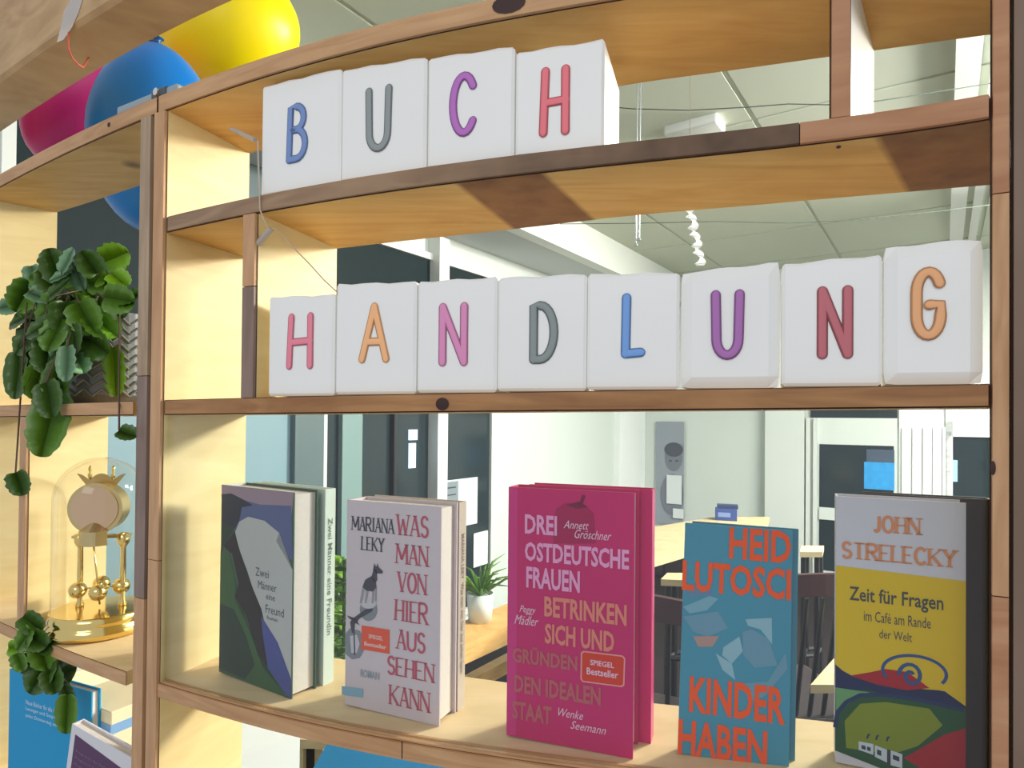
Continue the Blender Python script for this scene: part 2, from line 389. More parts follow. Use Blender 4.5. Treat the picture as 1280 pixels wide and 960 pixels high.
# thin glazing beads holding the glass, part of the main unit
for ins0, ins1, kz, sgn in ((.0018, .0052, 'S3', 1), (.0108, .0140, 'S3', 1)):
    bm = bmesh.new(); prev = None
    for i in range(49):
        u = ua + (uz - ua) * i / 48; a = Fp(u, ins0); b = Fp(u, ins1); zb_ = zz(kz, a[0], 1)
        ring = [bm.verts.new(p) for p in ((a[0], a[1], zb_), (a[0], a[1], zb_ + .0016), (b[0], b[1], zb_ + .0016), (b[0], b[1], zb_))]
        if prev:
            for j in range(4): bm.faces.new((prev[j], prev[(j + 1) % 4], ring[(j + 1) % 4], ring[j]))
        else: bm.faces.new(ring)
        prev = ring
    bm.faces.new(prev[::-1]); obj('glazing_bead', bm, EDGE, main)

# ---------------------------------------------------------------- lettering
def arc(cx, cy, rx, ry, a0, a1, n=10):
    return [(cx + rx * math.cos(math.radians(a0 + (a1 - a0) * i / n)), cy + ry * math.sin(math.radians(a0 + (a1 - a0) * i / n))) for i in range(n + 1)]
def cl(*a):
    out = []
    for p in a: out += p if isinstance(p, list) else [p]
    return out
GL = {  # strokes in a unit box
 'A': [[(0, 0), (.5, 1)], [(.5, 1), (1, 0)], [(.18, .33), (.82, .33)]],
 'B': [cl((0.02, 0), (.1, 1), arc(.45, .78, .45, .22, 90, -90), [(.2, .56)]), cl([(.2, .56)], arc(.45, .28, .55, .28, 90, -90), [(.02, 0)])],
 'C': [arc(.5, .5, .5, .5, 38, 322, 22)],
 'D': [cl((0.05, 0), (.05, 1), (.3, 1), arc(.35, .5, .65, .5, 90, -90, 14), (.05, 0))],
 'E': [[(0, 0), (0, 1)], [(0, 1), (1, 1)], [(0, .5), (.8, .5)], [(0, 0), (1, 0)]],
 'G': [cl(arc(.5, .68, .5, .32, 25, 180, 10), arc(.5, .32, .5, .32, 180, 360, 12), (1, .48), (.55, .48))],
 'H': [[(0.02, 0), (.1, 1)], [(.98, 0), (.98, 1)], [(.07, .48), (.98, .50)]],
 'I': [[(.5, 0), (.5, 1)]],
 'K': [[(0, 0), (0, 1)], [(1, 1), (0, .4)], [(.25, .55), (1, 0)]],
 'L': [[(0.05, 1), (0, 0)], [(0, 0), (1, .02)]],
 'M': [[(0, 0), (.05, 1)], [(.05, 1), (.5, .2)], [(.5, .2), (.95, 1)], [(.95, 1), (1, 0)]],
 'N': [[(0, 0), (0, 1)], [(0, 1), (1, 0)], [(1, 0), (1, 1)]],
 'O': [arc(.5, .5, .5, .5, 0, 360, 24)],
 'R': [[(0, 0), (0, 1)], cl((0, 1), arc(.5, .75, .42, .25, 90, -90), (0, .5)), [(.4, .5), (1, 0)]],
 'S': [cl(arc(.5, .75, .45, .25, 20, 260, 12), arc(.5, .25, .48, .25, 80, -160, 12))],
 'T': [[(0, 1), (1, 1)], [(.5, 1), (.5, 0)]],
 'U': [cl((0, 1), (.04, .3), arc(.5, .27, .46, .27, 180, 360, 12), (1, 1))],
 'V': [[(0, 1), (.5, 0)], [(.5, 0), (1, 1)]],
 'W': [[(0, 1), (.25, 0)], [(.25, 0), (.5, .8)], [(.5, .8), (.75, 0)], [(.75, 0), (1, 1)]],
 'Y': [[(0, 1), (.5, .5)], [(1, 1), (.5, .5)], [(.5, .5), (.5, 0)]],
 'J': [cl((.8, 1), (.8, .25), arc(.4, .25, .4, .25, 0, -150, 8))],
}
THIN = {('A', 0), ('M', 1 - 1), ('N', 0), ('N', 2), ('V', 1), ('W', 1), ('W', 3), ('U', 9), ('K', 1)}
def ribbon(bm, pts, hw, y, mi=0, y2=None):
    """flat stroke of half width hw in the local x-z plane"""
    P = [Vector((p[0], p[1])) for p in pts]; L = []
    for i, p in enumerate(P):
        t = P[min(i + 1, len(P) - 1)] - P[max(i - 1, 0)]
        if t.length < 1e-9: continue
        t.normalize(); n = Vector((-t.y, t.x)); L.append((p + n * hw, p - n * hw))
    v = [(bm.verts.new((a.x, y, a.y)), bm.verts.new((b.x, y, b.y))) for a, b in L]
    for a, b in zip(v, v[1:]): bm.faces.new((a[0], a[1], b[1], b[0])).material_index = mi
def word_serif(bm, s, x0, z0, x1, z1, y, hw, mi=0, serif=True):
    wd = {'I': .35, 'M': 1.35, 'W': 1.4, 'J': .6, 'L': .8, 'E': .8, 'S': .8}
    tot = sum(wd.get(c, 1) for c in s) + .28 * (len(s) - 1); k = (x1 - x0) / tot; x = x0
    h = z1 - z0
    for c in s:
        cw = wd.get(c, 1) * k
        if c in GL:
            for si, st in enumerate(GL[c]):
                pts = [(x + p[0] * cw, z0 + p[1] * h) for p in st]
                thin = (c, si) in THIN or (len(st) == 2 and abs(st[0][1] - st[1][1]) < .05)
                ribbon(bm, pts, hw * (.5 if thin else 1), y, mi)
                if serif:
                    for p in (st[0], st[-1]):
                        if (p[1] < .03 or p[1] > .97) and len(st) == 2 and abs(st[0][1] - st[1][1]) > .3:
                            q = (x + p[0] * cw, z0 + p[1] * h); ribbon(bm, [(q[0] - hw * 2, q[1]), (q[0] + hw * 2, q[1])], hw * .35, y, mi)
        x += cw + .28 * k
def text_into(bm, s, rect, y, bold=0.0, mi=0, shear=0.0, rot=0.0):
    cu = bpy.data.curves.new('t', 'FONT'); cu.body = s; cu.offset = bold; cu.shear = shear; cu.resolution_u = 2; cu.fill_mode = 'FRONT'
    o = bpy.data.objects.new('t', cu); C.objects.link(o); bpy.context.view_layer.update()
    dg = bpy.context.evaluated_depsgraph_get(); me = bpy.data.meshes.new_from_object(o.evaluated_get(dg))
    bpy.data.objects.remove(o); bpy.data.curves.remove(cu)
    xs = [v.co.x for v in me.vertices]; ys = [v.co.y for v in me.vertices]
    ax, bx, ay, by = min(xs), max(xs), min(ys), max(ys); x0, z0, x1, z1 = rect
    vs = []
    for v in me.vertices:
        fx = (v.co.x - ax) / (bx - ax); fz = (v.co.y - ay) / (by - ay)
        X = x0 + (x1 - x0) * fx; Z = z0 + (z1 - z0) * fz + rot * (X - x0)
        vs.append(bm.verts.new((X, y, Z)))
    for p in me.polygons:
        try: f = bm.faces.new([vs[i] for i in p.vertices]); f.material_index = mi
        except ValueError: pass
    bpy.data.meshes.remove(me)

# ---------------------------------------------------------------- letter light boxes
def lightbox_mat(name, rgb, e):
    m = mat(name, rgb, 0.45, emis=e, spec=0.4, var=0.02, scale=30); return m
def letter_box(ch, desc, quad, let, rgb, row, k, inset, frame=False, depth=.05, em=.08, tpr=None, raise_=0.0, hw=None):
    (x0, ya, x1, yb) = quad    # px left, y top-left, px right, y top-right
    A = Vector(Fp(U(x0, 300), inset)).to_3d(); B = Vector(Fp(U(x1, 300), inset)).to_3d()
    zb_ = max(zz(k, A.x, 1), zz(k, B.x, 1)) + .0003 + raise_
    A.z = B.z = zb_
    za = E + ray(x0, ya).z * A.y; zb2 = E + ray(x1, yb).z * B.y
    wdt = (B - A).length; rz = math.atan2(B.y - A.y, B.x - A.x)
    t = thing('letter_light', f'white light box with the {desc}, {row}', 'light box', A, rz, 'letter light boxes')
    bm = bmesh.new(); r = .0035; tp = .004
    hl, hr = za - zb_, zb2 - zb_
    nx, nz = 8, 8
    # front sheet gently bulged, chamfered round the edge
    ch_ = .008 if frame else .0022; cd = .004 if frame else .0015
    grid = []
    xs = [0, ch_] + [ch_ + (wdt - 2 * ch_) * i / 6 for i in range(1, 6)] + [wdt - ch_, wdt]
    zs = [0, ch_ * (1.0 if frame else 1)] + [i / 6 for i in range(1, 6)] + [1 - ch_ / hl * (1.1 if frame else 1), 1]
    zs = [0, zs[1] / hl] + [zs[1] / hl + (zs[-2] - zs[1] / hl) * i / 6 for i in range(1, 6)] + [zs[-2], 1]
    for zi, tz in enumerate(zs):
        rowv = []
        for xi, x in enumerate(xs):
            edge = xi in (0, len(xs) - 1) or zi in (0, len(zs) - 1)
            y = cd if edge else (0.0 if frame else -.0008 * math.sin(math.pi * tz))
            h = hl + (hr - hl) * x / wdt
            cx = x; cz = tz
            if xi in (0, len(xs) - 1) and zi in (0, len(zs) - 1):
                cx = x + (.0012 if xi == 0 else -.0012); cz = tz + (.008 if zi == 0 else -.010)
            wob = .0007 * math.sin(x * 160 + ord(ch)) if zi == len(zs) - 1 else 0
            rowv.append(bm.verts.new((cx, y, cz * h + wob)))
        grid.append(rowv)
    for a, b in zip(grid, grid[1:]):
        for i in range(len(xs) - 1): bm.faces.new((a[i], a[i + 1], b[i + 1], b[i]))
    loop = grid[0] + [g[-1] for g in grid[1:]] + grid[-1][-2::-1] + [g[0] for g in grid[-2:0:-1]]
    back = []
    for v in loop:
        fx = v.co.x / wdt; tr_ = tp if tpr is None else tpr; back.append(bm.verts.new((tp + v.co.x * (1 - (tp + tr_) / wdt), depth, v.co.z * .985)))
    n = len(loop)
    for i in range(n):
        j = (i + 1) % n; bm.faces.new((loop[i], loop[j], back[j], back[i]))
    bm.faces.new(back)
    obj('light_body', bm, lightbox_mat('lantern_white_%.2f' % em, (226, 227, 222), em), t, local=True)
    # the letter: px bounds -> local
    lx0, ly0, lx1, ly1 = let
    def loc(px, py):
        r_ = ray(px, py); d = (B - A).normalized(); n_ = Vector((-d.y, d.x, 0))
        o = Vector((0, 0, E)); kk = (A - n_ * .0015 - o).dot(n_) / r_.dot(n_); p = o + r_ * kk - A
        return p.dot(d), p.z
    a = loc(lx0, (ly0 + ly1) / 2)[0]; b = loc(lx1, (ly0 + ly1) / 2)[0]; c = loc((lx0 + lx1) / 2, ly1)[1]; d = loc((lx0 + lx1) / 2, ly0)[1]
    hw = hw or (.0037)
    a += hw; b -= hw; c += hw; d -= hw
    slant = (b - a) * .0
    for (wk, yy, f) in ((1.0, -.0012, .82), (0.76, -.0017, 1.0)):
        bm = bmesh.new()
        for st in GL[ch]:
            pts = [(a + p[0] * (b - a) + slant * p[1], yy, c + p[1] * (d - c)) for p in st]
            # rounded ends
            t0 = (Vector(pts[0]) - Vector(pts[1])).normalized(); t1_ = (Vector(pts[-1]) - Vector(pts[-2])).normalized()
            h_ = hw * wk
            pp = [Vector(pts[0]) + t0 * h_ * q for q in (1.0, .87, .5)] + [Vector(p) for p in pts] + [Vector(pts[-1]) + t1_ * h_ * q for q in (.5, .87, 1.0)]
            rr = [h_ * .15, h_ * .5, h_ * .87] + [h_] * len(pts) + [h_ * .87, h_ * .5, h_ * .15]
            tube(bm, pp, rr, 8, flat=(0, -1, 0))
        m = mat('letter_%d_%d_%d_%d' % (rgb + (int(f * 100),)), tuple(min(255, x * f * 1.06) for x in rgb), .6)
        obj('letter' if f == 1.0 else 'letter_outline', bm, m, t, local=True, smooth=True)
    return t
upn = 'upper row'; lon = 'lower row'
letter_box('B', 'blue letter B', (325, 108, 424, 84), (357, 128, 385, 203), (112, 138, 186), upn, 'S1', .008)
letter_box('U', 'grey letter U', (425, 87, 531, 70), (456, 107, 490, 190), (138, 146, 144), upn, 'S1', .008)
letter_box('C', 'purple letter C', (533, 72, 641, 57), (561, 89, 599, 171), (176, 108, 182), upn, 'S1', .008)
letter_box('H', 'coral red letter H', (643, 65, 754, 48), (673, 82, 713, 170), (226, 116, 124), upn, 'S1', .008, depth=.078, tpr=-.004)
letter_box('H', 'pink letter H', (337, 371, 419, 368), (357, 391, 392, 462), (226, 130, 146), lon, 'S2', .006)
letter_box('A', 'pale orange letter A', (421, 355, 521, 352), (448, 378, 487, 454), (238, 178, 124), lon, 'S2', .006)
letter_box('N', 'rose pink letter N', (523, 352, 622, 346), (548, 378, 585, 458), (214, 138, 178), lon, 'S2', .006)
letter_box('D', 'dark grey letter D', (623, 347, 734, 342), (660, 376, 698, 455), (132, 142, 138), lon, 'S2', .006)
letter_box('L', 'light blue letter L', (735, 343, 850, 340), (776, 366, 807, 448), (112, 156, 212), lon, 'S2', .006)
letter_box('U', 'purple letter U', (852, 340, 976, 326), (888, 362, 931, 450), (164, 108, 168), lon, 'S2', .006, frame=True, hw=.0037)
letter_box('N', 'brick red letter N', (978, 330, 1103, 318), (1021, 357, 1067, 449), (184, 104, 110), lon, 'S2', .006)
letter_box('G', 'orange letter G', (1106, 308, 1231, 296), (1138, 333, 1184, 426), (224, 166, 116), lon, 'S2', .005, frame=True, hw=.0037)

# ---------------------------------------------------------------- books
def invq(q, p):               # inverse bilinear: quad tl,tr,bl,br -> (s,t)
    tl, tr, bl, br = [Vector(x) for x in q]; p = Vector(p); s = t = .5
    for _ in range(12):
        P = tl * (1 - s) * (1 - t) + tr * s * (1 - t) + bl * (1 - s) * t + br * s * t
        ds = (tr - tl) * (1 - t) + (br - bl) * t; dt = (bl - tl) * (1 - s) + (br - tr) * s
        e = p - P; D = ds.x * dt.y - ds.y * dt.x
        s += (e.x * dt.y - e.y * dt.x) / D; t += (ds.x * e.y - ds.y * e.x) / D
    return s, t
class Cover:
    def __init__(self, q, wd, h): self.q, self.w, self.h = q, wd, h
    def xy(self, p): s, t = invq(self.q, p); return s * self.w, (1 - t) * self.h
    def clampxy(self, p): x, z = self.xy(p); return min(max(x, 0), self.w), min(max(z, 0), self.h)
    def rect(self, x0, y0, x1, y1):
        m = (y0 + y1) / 2; return (self.xy((x0, m))[0], self.xy((x1, y1))[1], self.xy((x1, m))[0], self.xy((x0, y0))[1])
    def rot(self, x0, y0, x1, y1):
        a = self.xy((x0, y1)); b = self.xy((x1, y0)); return 0
def book(label, P0, P1, h, thick, cover_rgb, group, page_side='right', name='book', spine_rgb=None, ct=.0016, rx=0.0, rnd=False):
    """origin at the lower left front corner; x along the cover, y into the shelf"""
    wd = (P1 - P0).length; rz = math.atan2(P1.y - P0.y, P1.x - P0.x)
    t = thing(name, label, 'book', P0, rz, group, rx)
    cm = mat('cover_%d_%d_%d' % tuple(cover_rgb), cover_rgb, .5, var=.03, scale=60, spec=.25)
    bm = bmesh.new(); box(bm, (0, 0, 0), (wd, ct, h)); obj('front_cover', bm, cm, t, local=True)
    bm = bmesh.new(); box(bm, (0, thick - ct, 0), (wd, thick, h)); obj('back_cover', bm, cm, t, local=True)
    sx = (0, ct) if page_side == 'right' else (wd - ct, wd)
    bm = bmesh.new(); box(bm, (sx[0], ct, 0), (sx[1], thick - ct, h))
    obj('spine', bm, mat('cover_%d_%d_%d' % tuple(spine_rgb or cover_rgb), spine_rgb or cover_rgb, .35, var=.03, scale=60), t, local=True)
    a, b = (ct, wd - .003) if page_side == 'right' else (.003, wd - ct)
    bm = bmesh.new(); box(bm, (a, ct, .0025), (b, thick - ct, h - .0025))
    obj('page_block', bm, PAPER, t, local=True)
    return t, wd
def poly(bm, pts, y, mi=0):
    vs = [bm.verts.new((p[0], y, p[1])) for p in pts]
    f = bm.faces.new(vs); f.material_index = mi
def art(t, items, mats, name='cover_print'):
    """items: callables filling a bmesh"""
    bm = bmesh.new()
    for f in items: f(bm)
    me = bpy.data.meshes.new(name); bmesh.ops.triangulate(bm, faces=[f for f in bm.faces if len(f.verts) > 4]); bm.to_mesh(me); bm.free()
    return link(name, me, mats, t)
def pm(rgb, r=.4): return mat('print_%d_%d_%d' % tuple(int(c) for c in rgb), rgb, .55, spec=.2)
z3 = -0.2718
# --- book 1: green landscape novel, two copies
q1 = [(222, 235), (415, 262), (212, 810), (440, 892)]
A = onz(274, 841, z3, AT); B = onz(364, 874, z3, AT); A.z = B.z = max(A.z, B.z)
t, wd = book('thick green landscape novel at the left end behind the glass', A, B, .2, .030, (56, 84, 62), 'novels standing front-on behind the glass', spine_rgb=(214, 212, 206))
cv = Cover(q1, wd, .2); cx = cv.clampxy
def P(pts, y, mi): return lambda bm: poly(bm, [cx(p) for p in pts], y, mi)
art(t, [P([(222,235),(415,262),(414,330),(222,300)], -.0002, 0), P([(222,262),(330,298),(412,302),(428,470),(380,440),(222,360)], -.00024, 1),
        P([(222,265),(250,262),(285,282),(312,300),(280,306),(275,345),(262,372),(222,350)], -.0003, 2),
        P([(222,345),(262,372),(228,425),(216,470)], -.00028, 3),
        P([(262,385),(275,350),(300,335),(345,348),(385,385),(378,410),(436,500),(442,850),(395,740),(345,640),(300,500),(270,420)], -.00035, 4),
        P([(228,425),(262,378),(272,420),(290,480),(320,560),(345,620),(365,700),(372,800),(340,760),(300,640),(265,580),(275,540),(255,450)], -.00045, 5),
        P([(216,440),(245,450),(268,540),(262,590),(300,660),(355,800),(435,890),(212,812)], -.0004, 6),
        P([(216,600),(262,620),(300,700),(330,790),(300,835),(213,800)], -.00048, 3),
        P([(345,640),(395,720),(438,830),(440,890),(425,880),(370,800),(350,690)], -.0005, 7)],
    [pm(c) for c in ((150,126,138), (84,92,132), (30,32,46), (24,50,32), (182,180,176), (32,20,18), (50,88,40), (70,76,140))])
def txt(cv, bm, s, x0, y0, x1, y1, y=-.0006, bold=0.0, mi=0, shear=0.0):
    text_into(bm, s, cv.rect(x0, y0, x1, y1), y, bold, mi, shear)
art(t, [lambda bm: [txt(cv, bm, s, *r) for s, r in (('Zwei', (325, 490, 362, 525)), ('Männer', (333, 530, 385, 568)), ('eine', (357, 570, 382, 595)), ('Freund', (357, 604, 408, 644)), ('Roman', (362, 638, 392, 658)))]], [pm((84, 84, 88))], 'title_lettering')
# rear copy turned to show its spine
A2 = onz(404, 858.5, z3, AT); d1 = (B - A).normalized(); n1 = Vector((-d1.y, d1.x, 0))
def rear(label, P0, d, h, thick, wd, cover, spine, group, rzoff=0.0):
    P0 = P0.copy(); t, w_ = book(label, P0, P0 + d * wd, h, thick, cover, group, page_side='left', spine_rgb=spine)
    return t
thk = .0135
R0 = A + n1 * .038; R0.z = A.z
t = rear('second copy of the green landscape novel, seen by its pale mint spine', R0, d1, .2, thk, wd + .001, (206, 216, 204), (206, 218, 206), 'novels standing front-on behind the glass')
def spine_text(t, s, wd, h, thick, col, z0, z1, bold=.01):
    """text running down the right-hand spine"""
    bm = bmesh.new(); text_into(bm, s, (z0, thick * .3, z1, thick * .72), 0, bold)
    for v in bm.verts: x, _, z = v.co; v.co = (wd + .0004, z, h - x)
    art_ = bpy.data.meshes.new('spine_lettering'); bm.to_mesh(art_); bm.free(); link('spine_lettering', art_, [pm(col)], t)
spine_text(t, 'Zwei Männer eine Freundin', wd + .001, .2, thk, (110, 124, 112), .03, .15)
# --- book 2: white novel with red serif title
q2 = [(75, 232), (332, 245), (68, 790), (328, 848)]
A = onz(431, 882, z3, AT); B = onz(549, 908, z3, AT); A.z = B.z = max(A.z, B.z)
H2 = E + ray(434, 626).z * A.y - A.z; H2b = E + ray(553, 632).z * B.y - B.z; H2 = (H2 + H2b) / 2
wG = 'novels standing front-on behind the glass'
t, wd = book('pinkish white novel with red serif title and an animal on fruit', A, B, H2, .030, (206, 190, 194), wG)
cv = Cover(q2, wd, H2); cx = cv.xy
red, ink, grey, lblue, orr = pm((186, 78, 96)), pm((72, 66, 76)), pm((128, 132, 140)), pm((130, 170, 190)), pm((226, 84, 56))
def W(s, x0, y0, x1, y1, hw, mi):
    def f(bm): r = cv.rect(x0, y0, x1, y1); word_serif(bm, s, r[0], r[1], r[2], r[3], -.0005, hw, mi)
    return f
art(t, [W('WAS', 217, 270, 298, 330, .0011, 0), W('MAN', 215, 350, 297, 410, .0011, 0), W('VON', 220, 427, 293, 488, .0011, 0), W('HIER', 212, 503, 297, 570, .0011, 0),
        W('AUS', 217, 585, 290, 648, .0011, 0), W('SEHEN', 192, 658, 313, 728, .0011, 0), W('KANN', 198, 737, 302, 810, .0011, 0),
        W('MARIANA', 90, 277, 207, 322, .0008, 1), W('LEKY', 118, 332, 180, 373, .0008, 1)], [red, ink], 'title_lettering')
def E2(c, rx, ry, y, mi, n=16): return lambda bm: poly(bm, [cx((c[0] + rx * math.cos(2*math.pi*i/n), c[1] + ry * math.sin(2*math.pi*i/n))) for i in range(n)], y, mi)
def P(pts, y, mi): return lambda bm: poly(bm, [cx(p) for p in pts], y, mi)
FM = [ink, grey, pm((150, 146, 152)), pm((196, 188, 192)), orr, lblue]
for it_ in (E2((137, 532), 25, 31, -.0004, 1), E2((137, 515), 22, 14, -.00045, 3)): art(t, [it_], FM, 'printed_fruit')
art(t, [P([(70,600),(84,582),(112,590),(124,610),(126,640),(112,664),(90,668),(72,654)], -.0004, 1),
        P([(84,604),(104,600),(112,625),(104,650),(88,650)], -.00047, 3), P([(94,592),(98,592),(100,656),(96,656)], -.0005, 0),
        P([(90,596),(84,566),(92,556),(130,530),(150,528),(148,536),(112,556),(98,572),(97,594)], -.0005, 0), P([(75,548),(100,556),(112,575),(100,568),(82,556)], -.0005, 0),
        # the standing animal: body, neck, head, ears, legs
        P([(120,470),(128,450),(145,440),(156,448),(160,470),(150,482),(132,480)], -.0005, 0), P([(145,444),(152,420),(160,422),(162,450),(156,460)], -.0005, 0),
        P([(150,424),(152,412),(165,414),(178,426),(176,432),(160,432)], -.0005, 0), P([(153,414),(153,404),(158,413)], -.0005, 0), P([(160,414),(163,404),(165,414)], -.0005, 0),
        P([(120,470),(126,474),(118,516),(112,514)], -.0005, 2), P([(130,478),(137,480),(132,514),(126,514)], -.0005, 2), P([(148,478),(153,478),(152,514),(146,514)], -.0005, 2), P([(155,472),(160,470),(160,508),(156,508)], -.0005, 2),
        P([(118,575),(196,586),(196,652),(116,640)], -.0005, 4), P([(60,740),(122,748),(122,772),(60,764)], -.0005, 5)],
    [ink, grey, pm((150, 146, 152)), pm((196, 188, 192)), orr, lblue])
for a_, m_ in ((('SPIEGEL', 138, 598, 178, 616), 0), (('Bestseller', 126, 618, 188, 640), 0), (('ROMAN', 115, 693, 168, 725), 1)):
    art(t, [lambda bm: txt(cv, bm, *a_, -.0007, .02, m_)], [pm((236, 200, 190)), pm((150, 160, 168))], 'small_lettering')
d1 = (B - A).normalized(); n1 = Vector((-d1.y, d1.x, 0)); R0 = A + n1 * .0315
t = rear('second copy of the white novel, seen by its beige spine with dark lettering', R0, d1, H2, .0135, wd + .001, (196, 180, 166), (188, 172, 156), wG)
spine_text(t, 'MARIANA LEKY  Was man von hier aus sehen kann', wd + .001, H2, .0135, (112, 100, 96), .03, .16)
# --- book 3: the pink book
q3 = [(83, 122), (463, 130), (78, 888), (463, 915)]
A = onz(633, 921, z3, AT); B = onz(791, 949, z3, AT); A.z = B.z = max(A.z, B.z)
H3 = (E + ray(635, 611).z * A.y - A.z + E + ray(793, 614).z * B.y - B.z) / 2
t, wd = book('bright pink book with white and tan block lettering behind the glass', A, B, H3, .026, (200, 14, 98), wG)
cv = Cover(q3, wd, H3); cx = cv.xy
pinkl, tan, dtan, wht = pm((236, 158, 200)), pm((228, 130, 112)), pm((190, 92, 96)), pm((236, 190, 210))
def T(s, r, mi, bold=.03, shear=0.0, y=-.0006): return lambda bm: txt(cv, bm, s, *r, y, bold, mi, shear)
art(t, [T('DREI', (136,204,236,266), 0), T('OSTDEUTSCHE', (136,288,449,358), 0), T('FRAUEN', (141,364,306,436), 0), T('BETRINKEN', (198,452,443,524), 1), T('SICH UND', (200,534,408,606), 1),
        T('GRÜNDEN', (98,606,300,672), 2), T('DEN IDEALEN', (104,698,370,768), 2), T('STAAT', (98,778,222,842), 2)], [pinkl, tan, dtan], 'title_lettering')
for it_ in [T('Annett', (256,218,332,244), 0, 0, .4), T('Gröschner', (290,244,398,274), 0, 0, .4), T('Peggy', (120,484,172,514), 0, 0, .4), T('Mädler', (104,514,180,546), 0, 0, .4), T('Wenke', (243,786,318,816), 0, 0, .4), T('Seemann', (280,820,386,852), 0, 0, .4)]: art(t, [it_], [wht], 'author_lettering')
def P(pts, y, mi): return lambda bm: poly(bm, [cx(p) for p in pts], y, mi)
art(t, [P([(225,240),(232,185),(262,165),(318,168),(346,195),(352,285),(225,290)], -.0002, 0), P([(300,172),(312,138),(322,142),(312,172)], -.0003, 2), P([(262,172),(300,160),(330,176),(296,182)], -.0003, 2),
        P([(310,614),(318,608),(432,612),(440,620),(438,700),(430,706),(316,702),(309,694)], -.0004, 3), P([(314,617),(320,612),(430,616),(436,622),(434,697),(427,702),(318,698),(313,692)], -.00045, 1),
        P([(84,124),(112,126),(110,886),(78,888)], -.00015, 4)],
    [pm((168, 8, 76)), pm((214, 52, 20)), pm((120, 10, 60)), pm((232, 150, 150)), pm((208, 46, 122))])
for a_ in (('SPIEGEL', 338, 632, 408, 652), ('Bestseller', 328, 656, 420, 682)):
    art(t, [lambda bm: txt(cv, bm, *a_, -.0007, .02, 0)], [wht], 'small_lettering')
d1 = (B - A).normalized(); n1 = Vector((-d1.y, d1.x, 0)); R0 = A + n1 * .029 + d1 * .009
t = rear('second copy of the pink book, seen by its pink spine with pale lettering', R0, d1, H3, .0165, wd + .001, (200, 20, 100), (206, 40, 112), wG)
spine_text(t, 'DREI OSTDEUTSCHE FRAUEN BETRINKEN SICH', wd + .001, H3, .0165, (236, 150, 190), .045, .105, .02)
# --- book 4: teal book with orange letters, leaning back
q4 = [(165, 205), (492, 212), (120, 915), (470, 957)]
A = onz(847, 942.5, z3, AT); B = onz(986, 958, z3, AT); A.z = B.z = max(A.z, B.z)
lean = -.10
H4 = .183
tt, wd = book('slim teal book with large orange block letters, leaning between the pink and yellow books', A, B, H4, .006, (64, 142, 168), wG, rx=lean, spine_rgb=(64, 120, 140))
tt.matrix_world = WM[tt] @ Matrix.Rotation(.030, 4, 'Y')
cv = Cover(q4, wd, H4); cx = cv.xy
art(tt, [T('HEID', (300,210,486,318), 0, .03), T('LUTOSCI', (150,322,484,436), 0, .03), T('KINDER', (162,682,462,822), 0, .03), T('HABEN', (122,812,405,952), 0, .03)], [pm((244, 84, 8))], 'title_lettering')
def P(pts, y, mi): return lambda bm: poly(bm, [cx(p) for p in pts], y, mi)
art(tt, [P([(150,470),(235,432),(262,440),(225,478),(170,490)], -.0003, 0), P([(150,500),(260,480),(290,530),(225,560),(180,545)], -.00032, 1), P([(180,560),(262,556),(240,590),(195,592)], -.00034, 3),
         P([(345,500),(425,492),(425,575),(390,530),(352,520)], -.0003, 2), P([(275,590),(325,555),(335,600),(300,640),(270,615)], -.0003, 2), P([(335,540),(365,530),(415,560),(440,640),(370,650),(335,610)], -.00032, 1),
         P([(250,610),(300,640),(310,690),(270,660)], -.0003, 2), P([(330,700),(410,690),(465,600),(470,650),(400,735),(352,760)], -.00034, 1), P([(160,440),(205,380),(250,430)], -.0002, 4)],
    [pm((120, 168, 186)), pm((104, 150, 172)), pm((142, 182, 196)), pm((176, 140, 130)), pm((96, 132, 162))])
tt2, _ = book('second thin teal book directly behind the one with orange letters', A + Vector((.0085, .0085, 0)), B + Vector((.0085, .0085, 0)), H4, .006, (70, 130, 150), wG, rx=lean, page_side='left', spine_rgb=(80, 140, 156))
tt2.matrix_world = WM[tt2] @ Matrix.Rotation(.030, 4, 'Y')
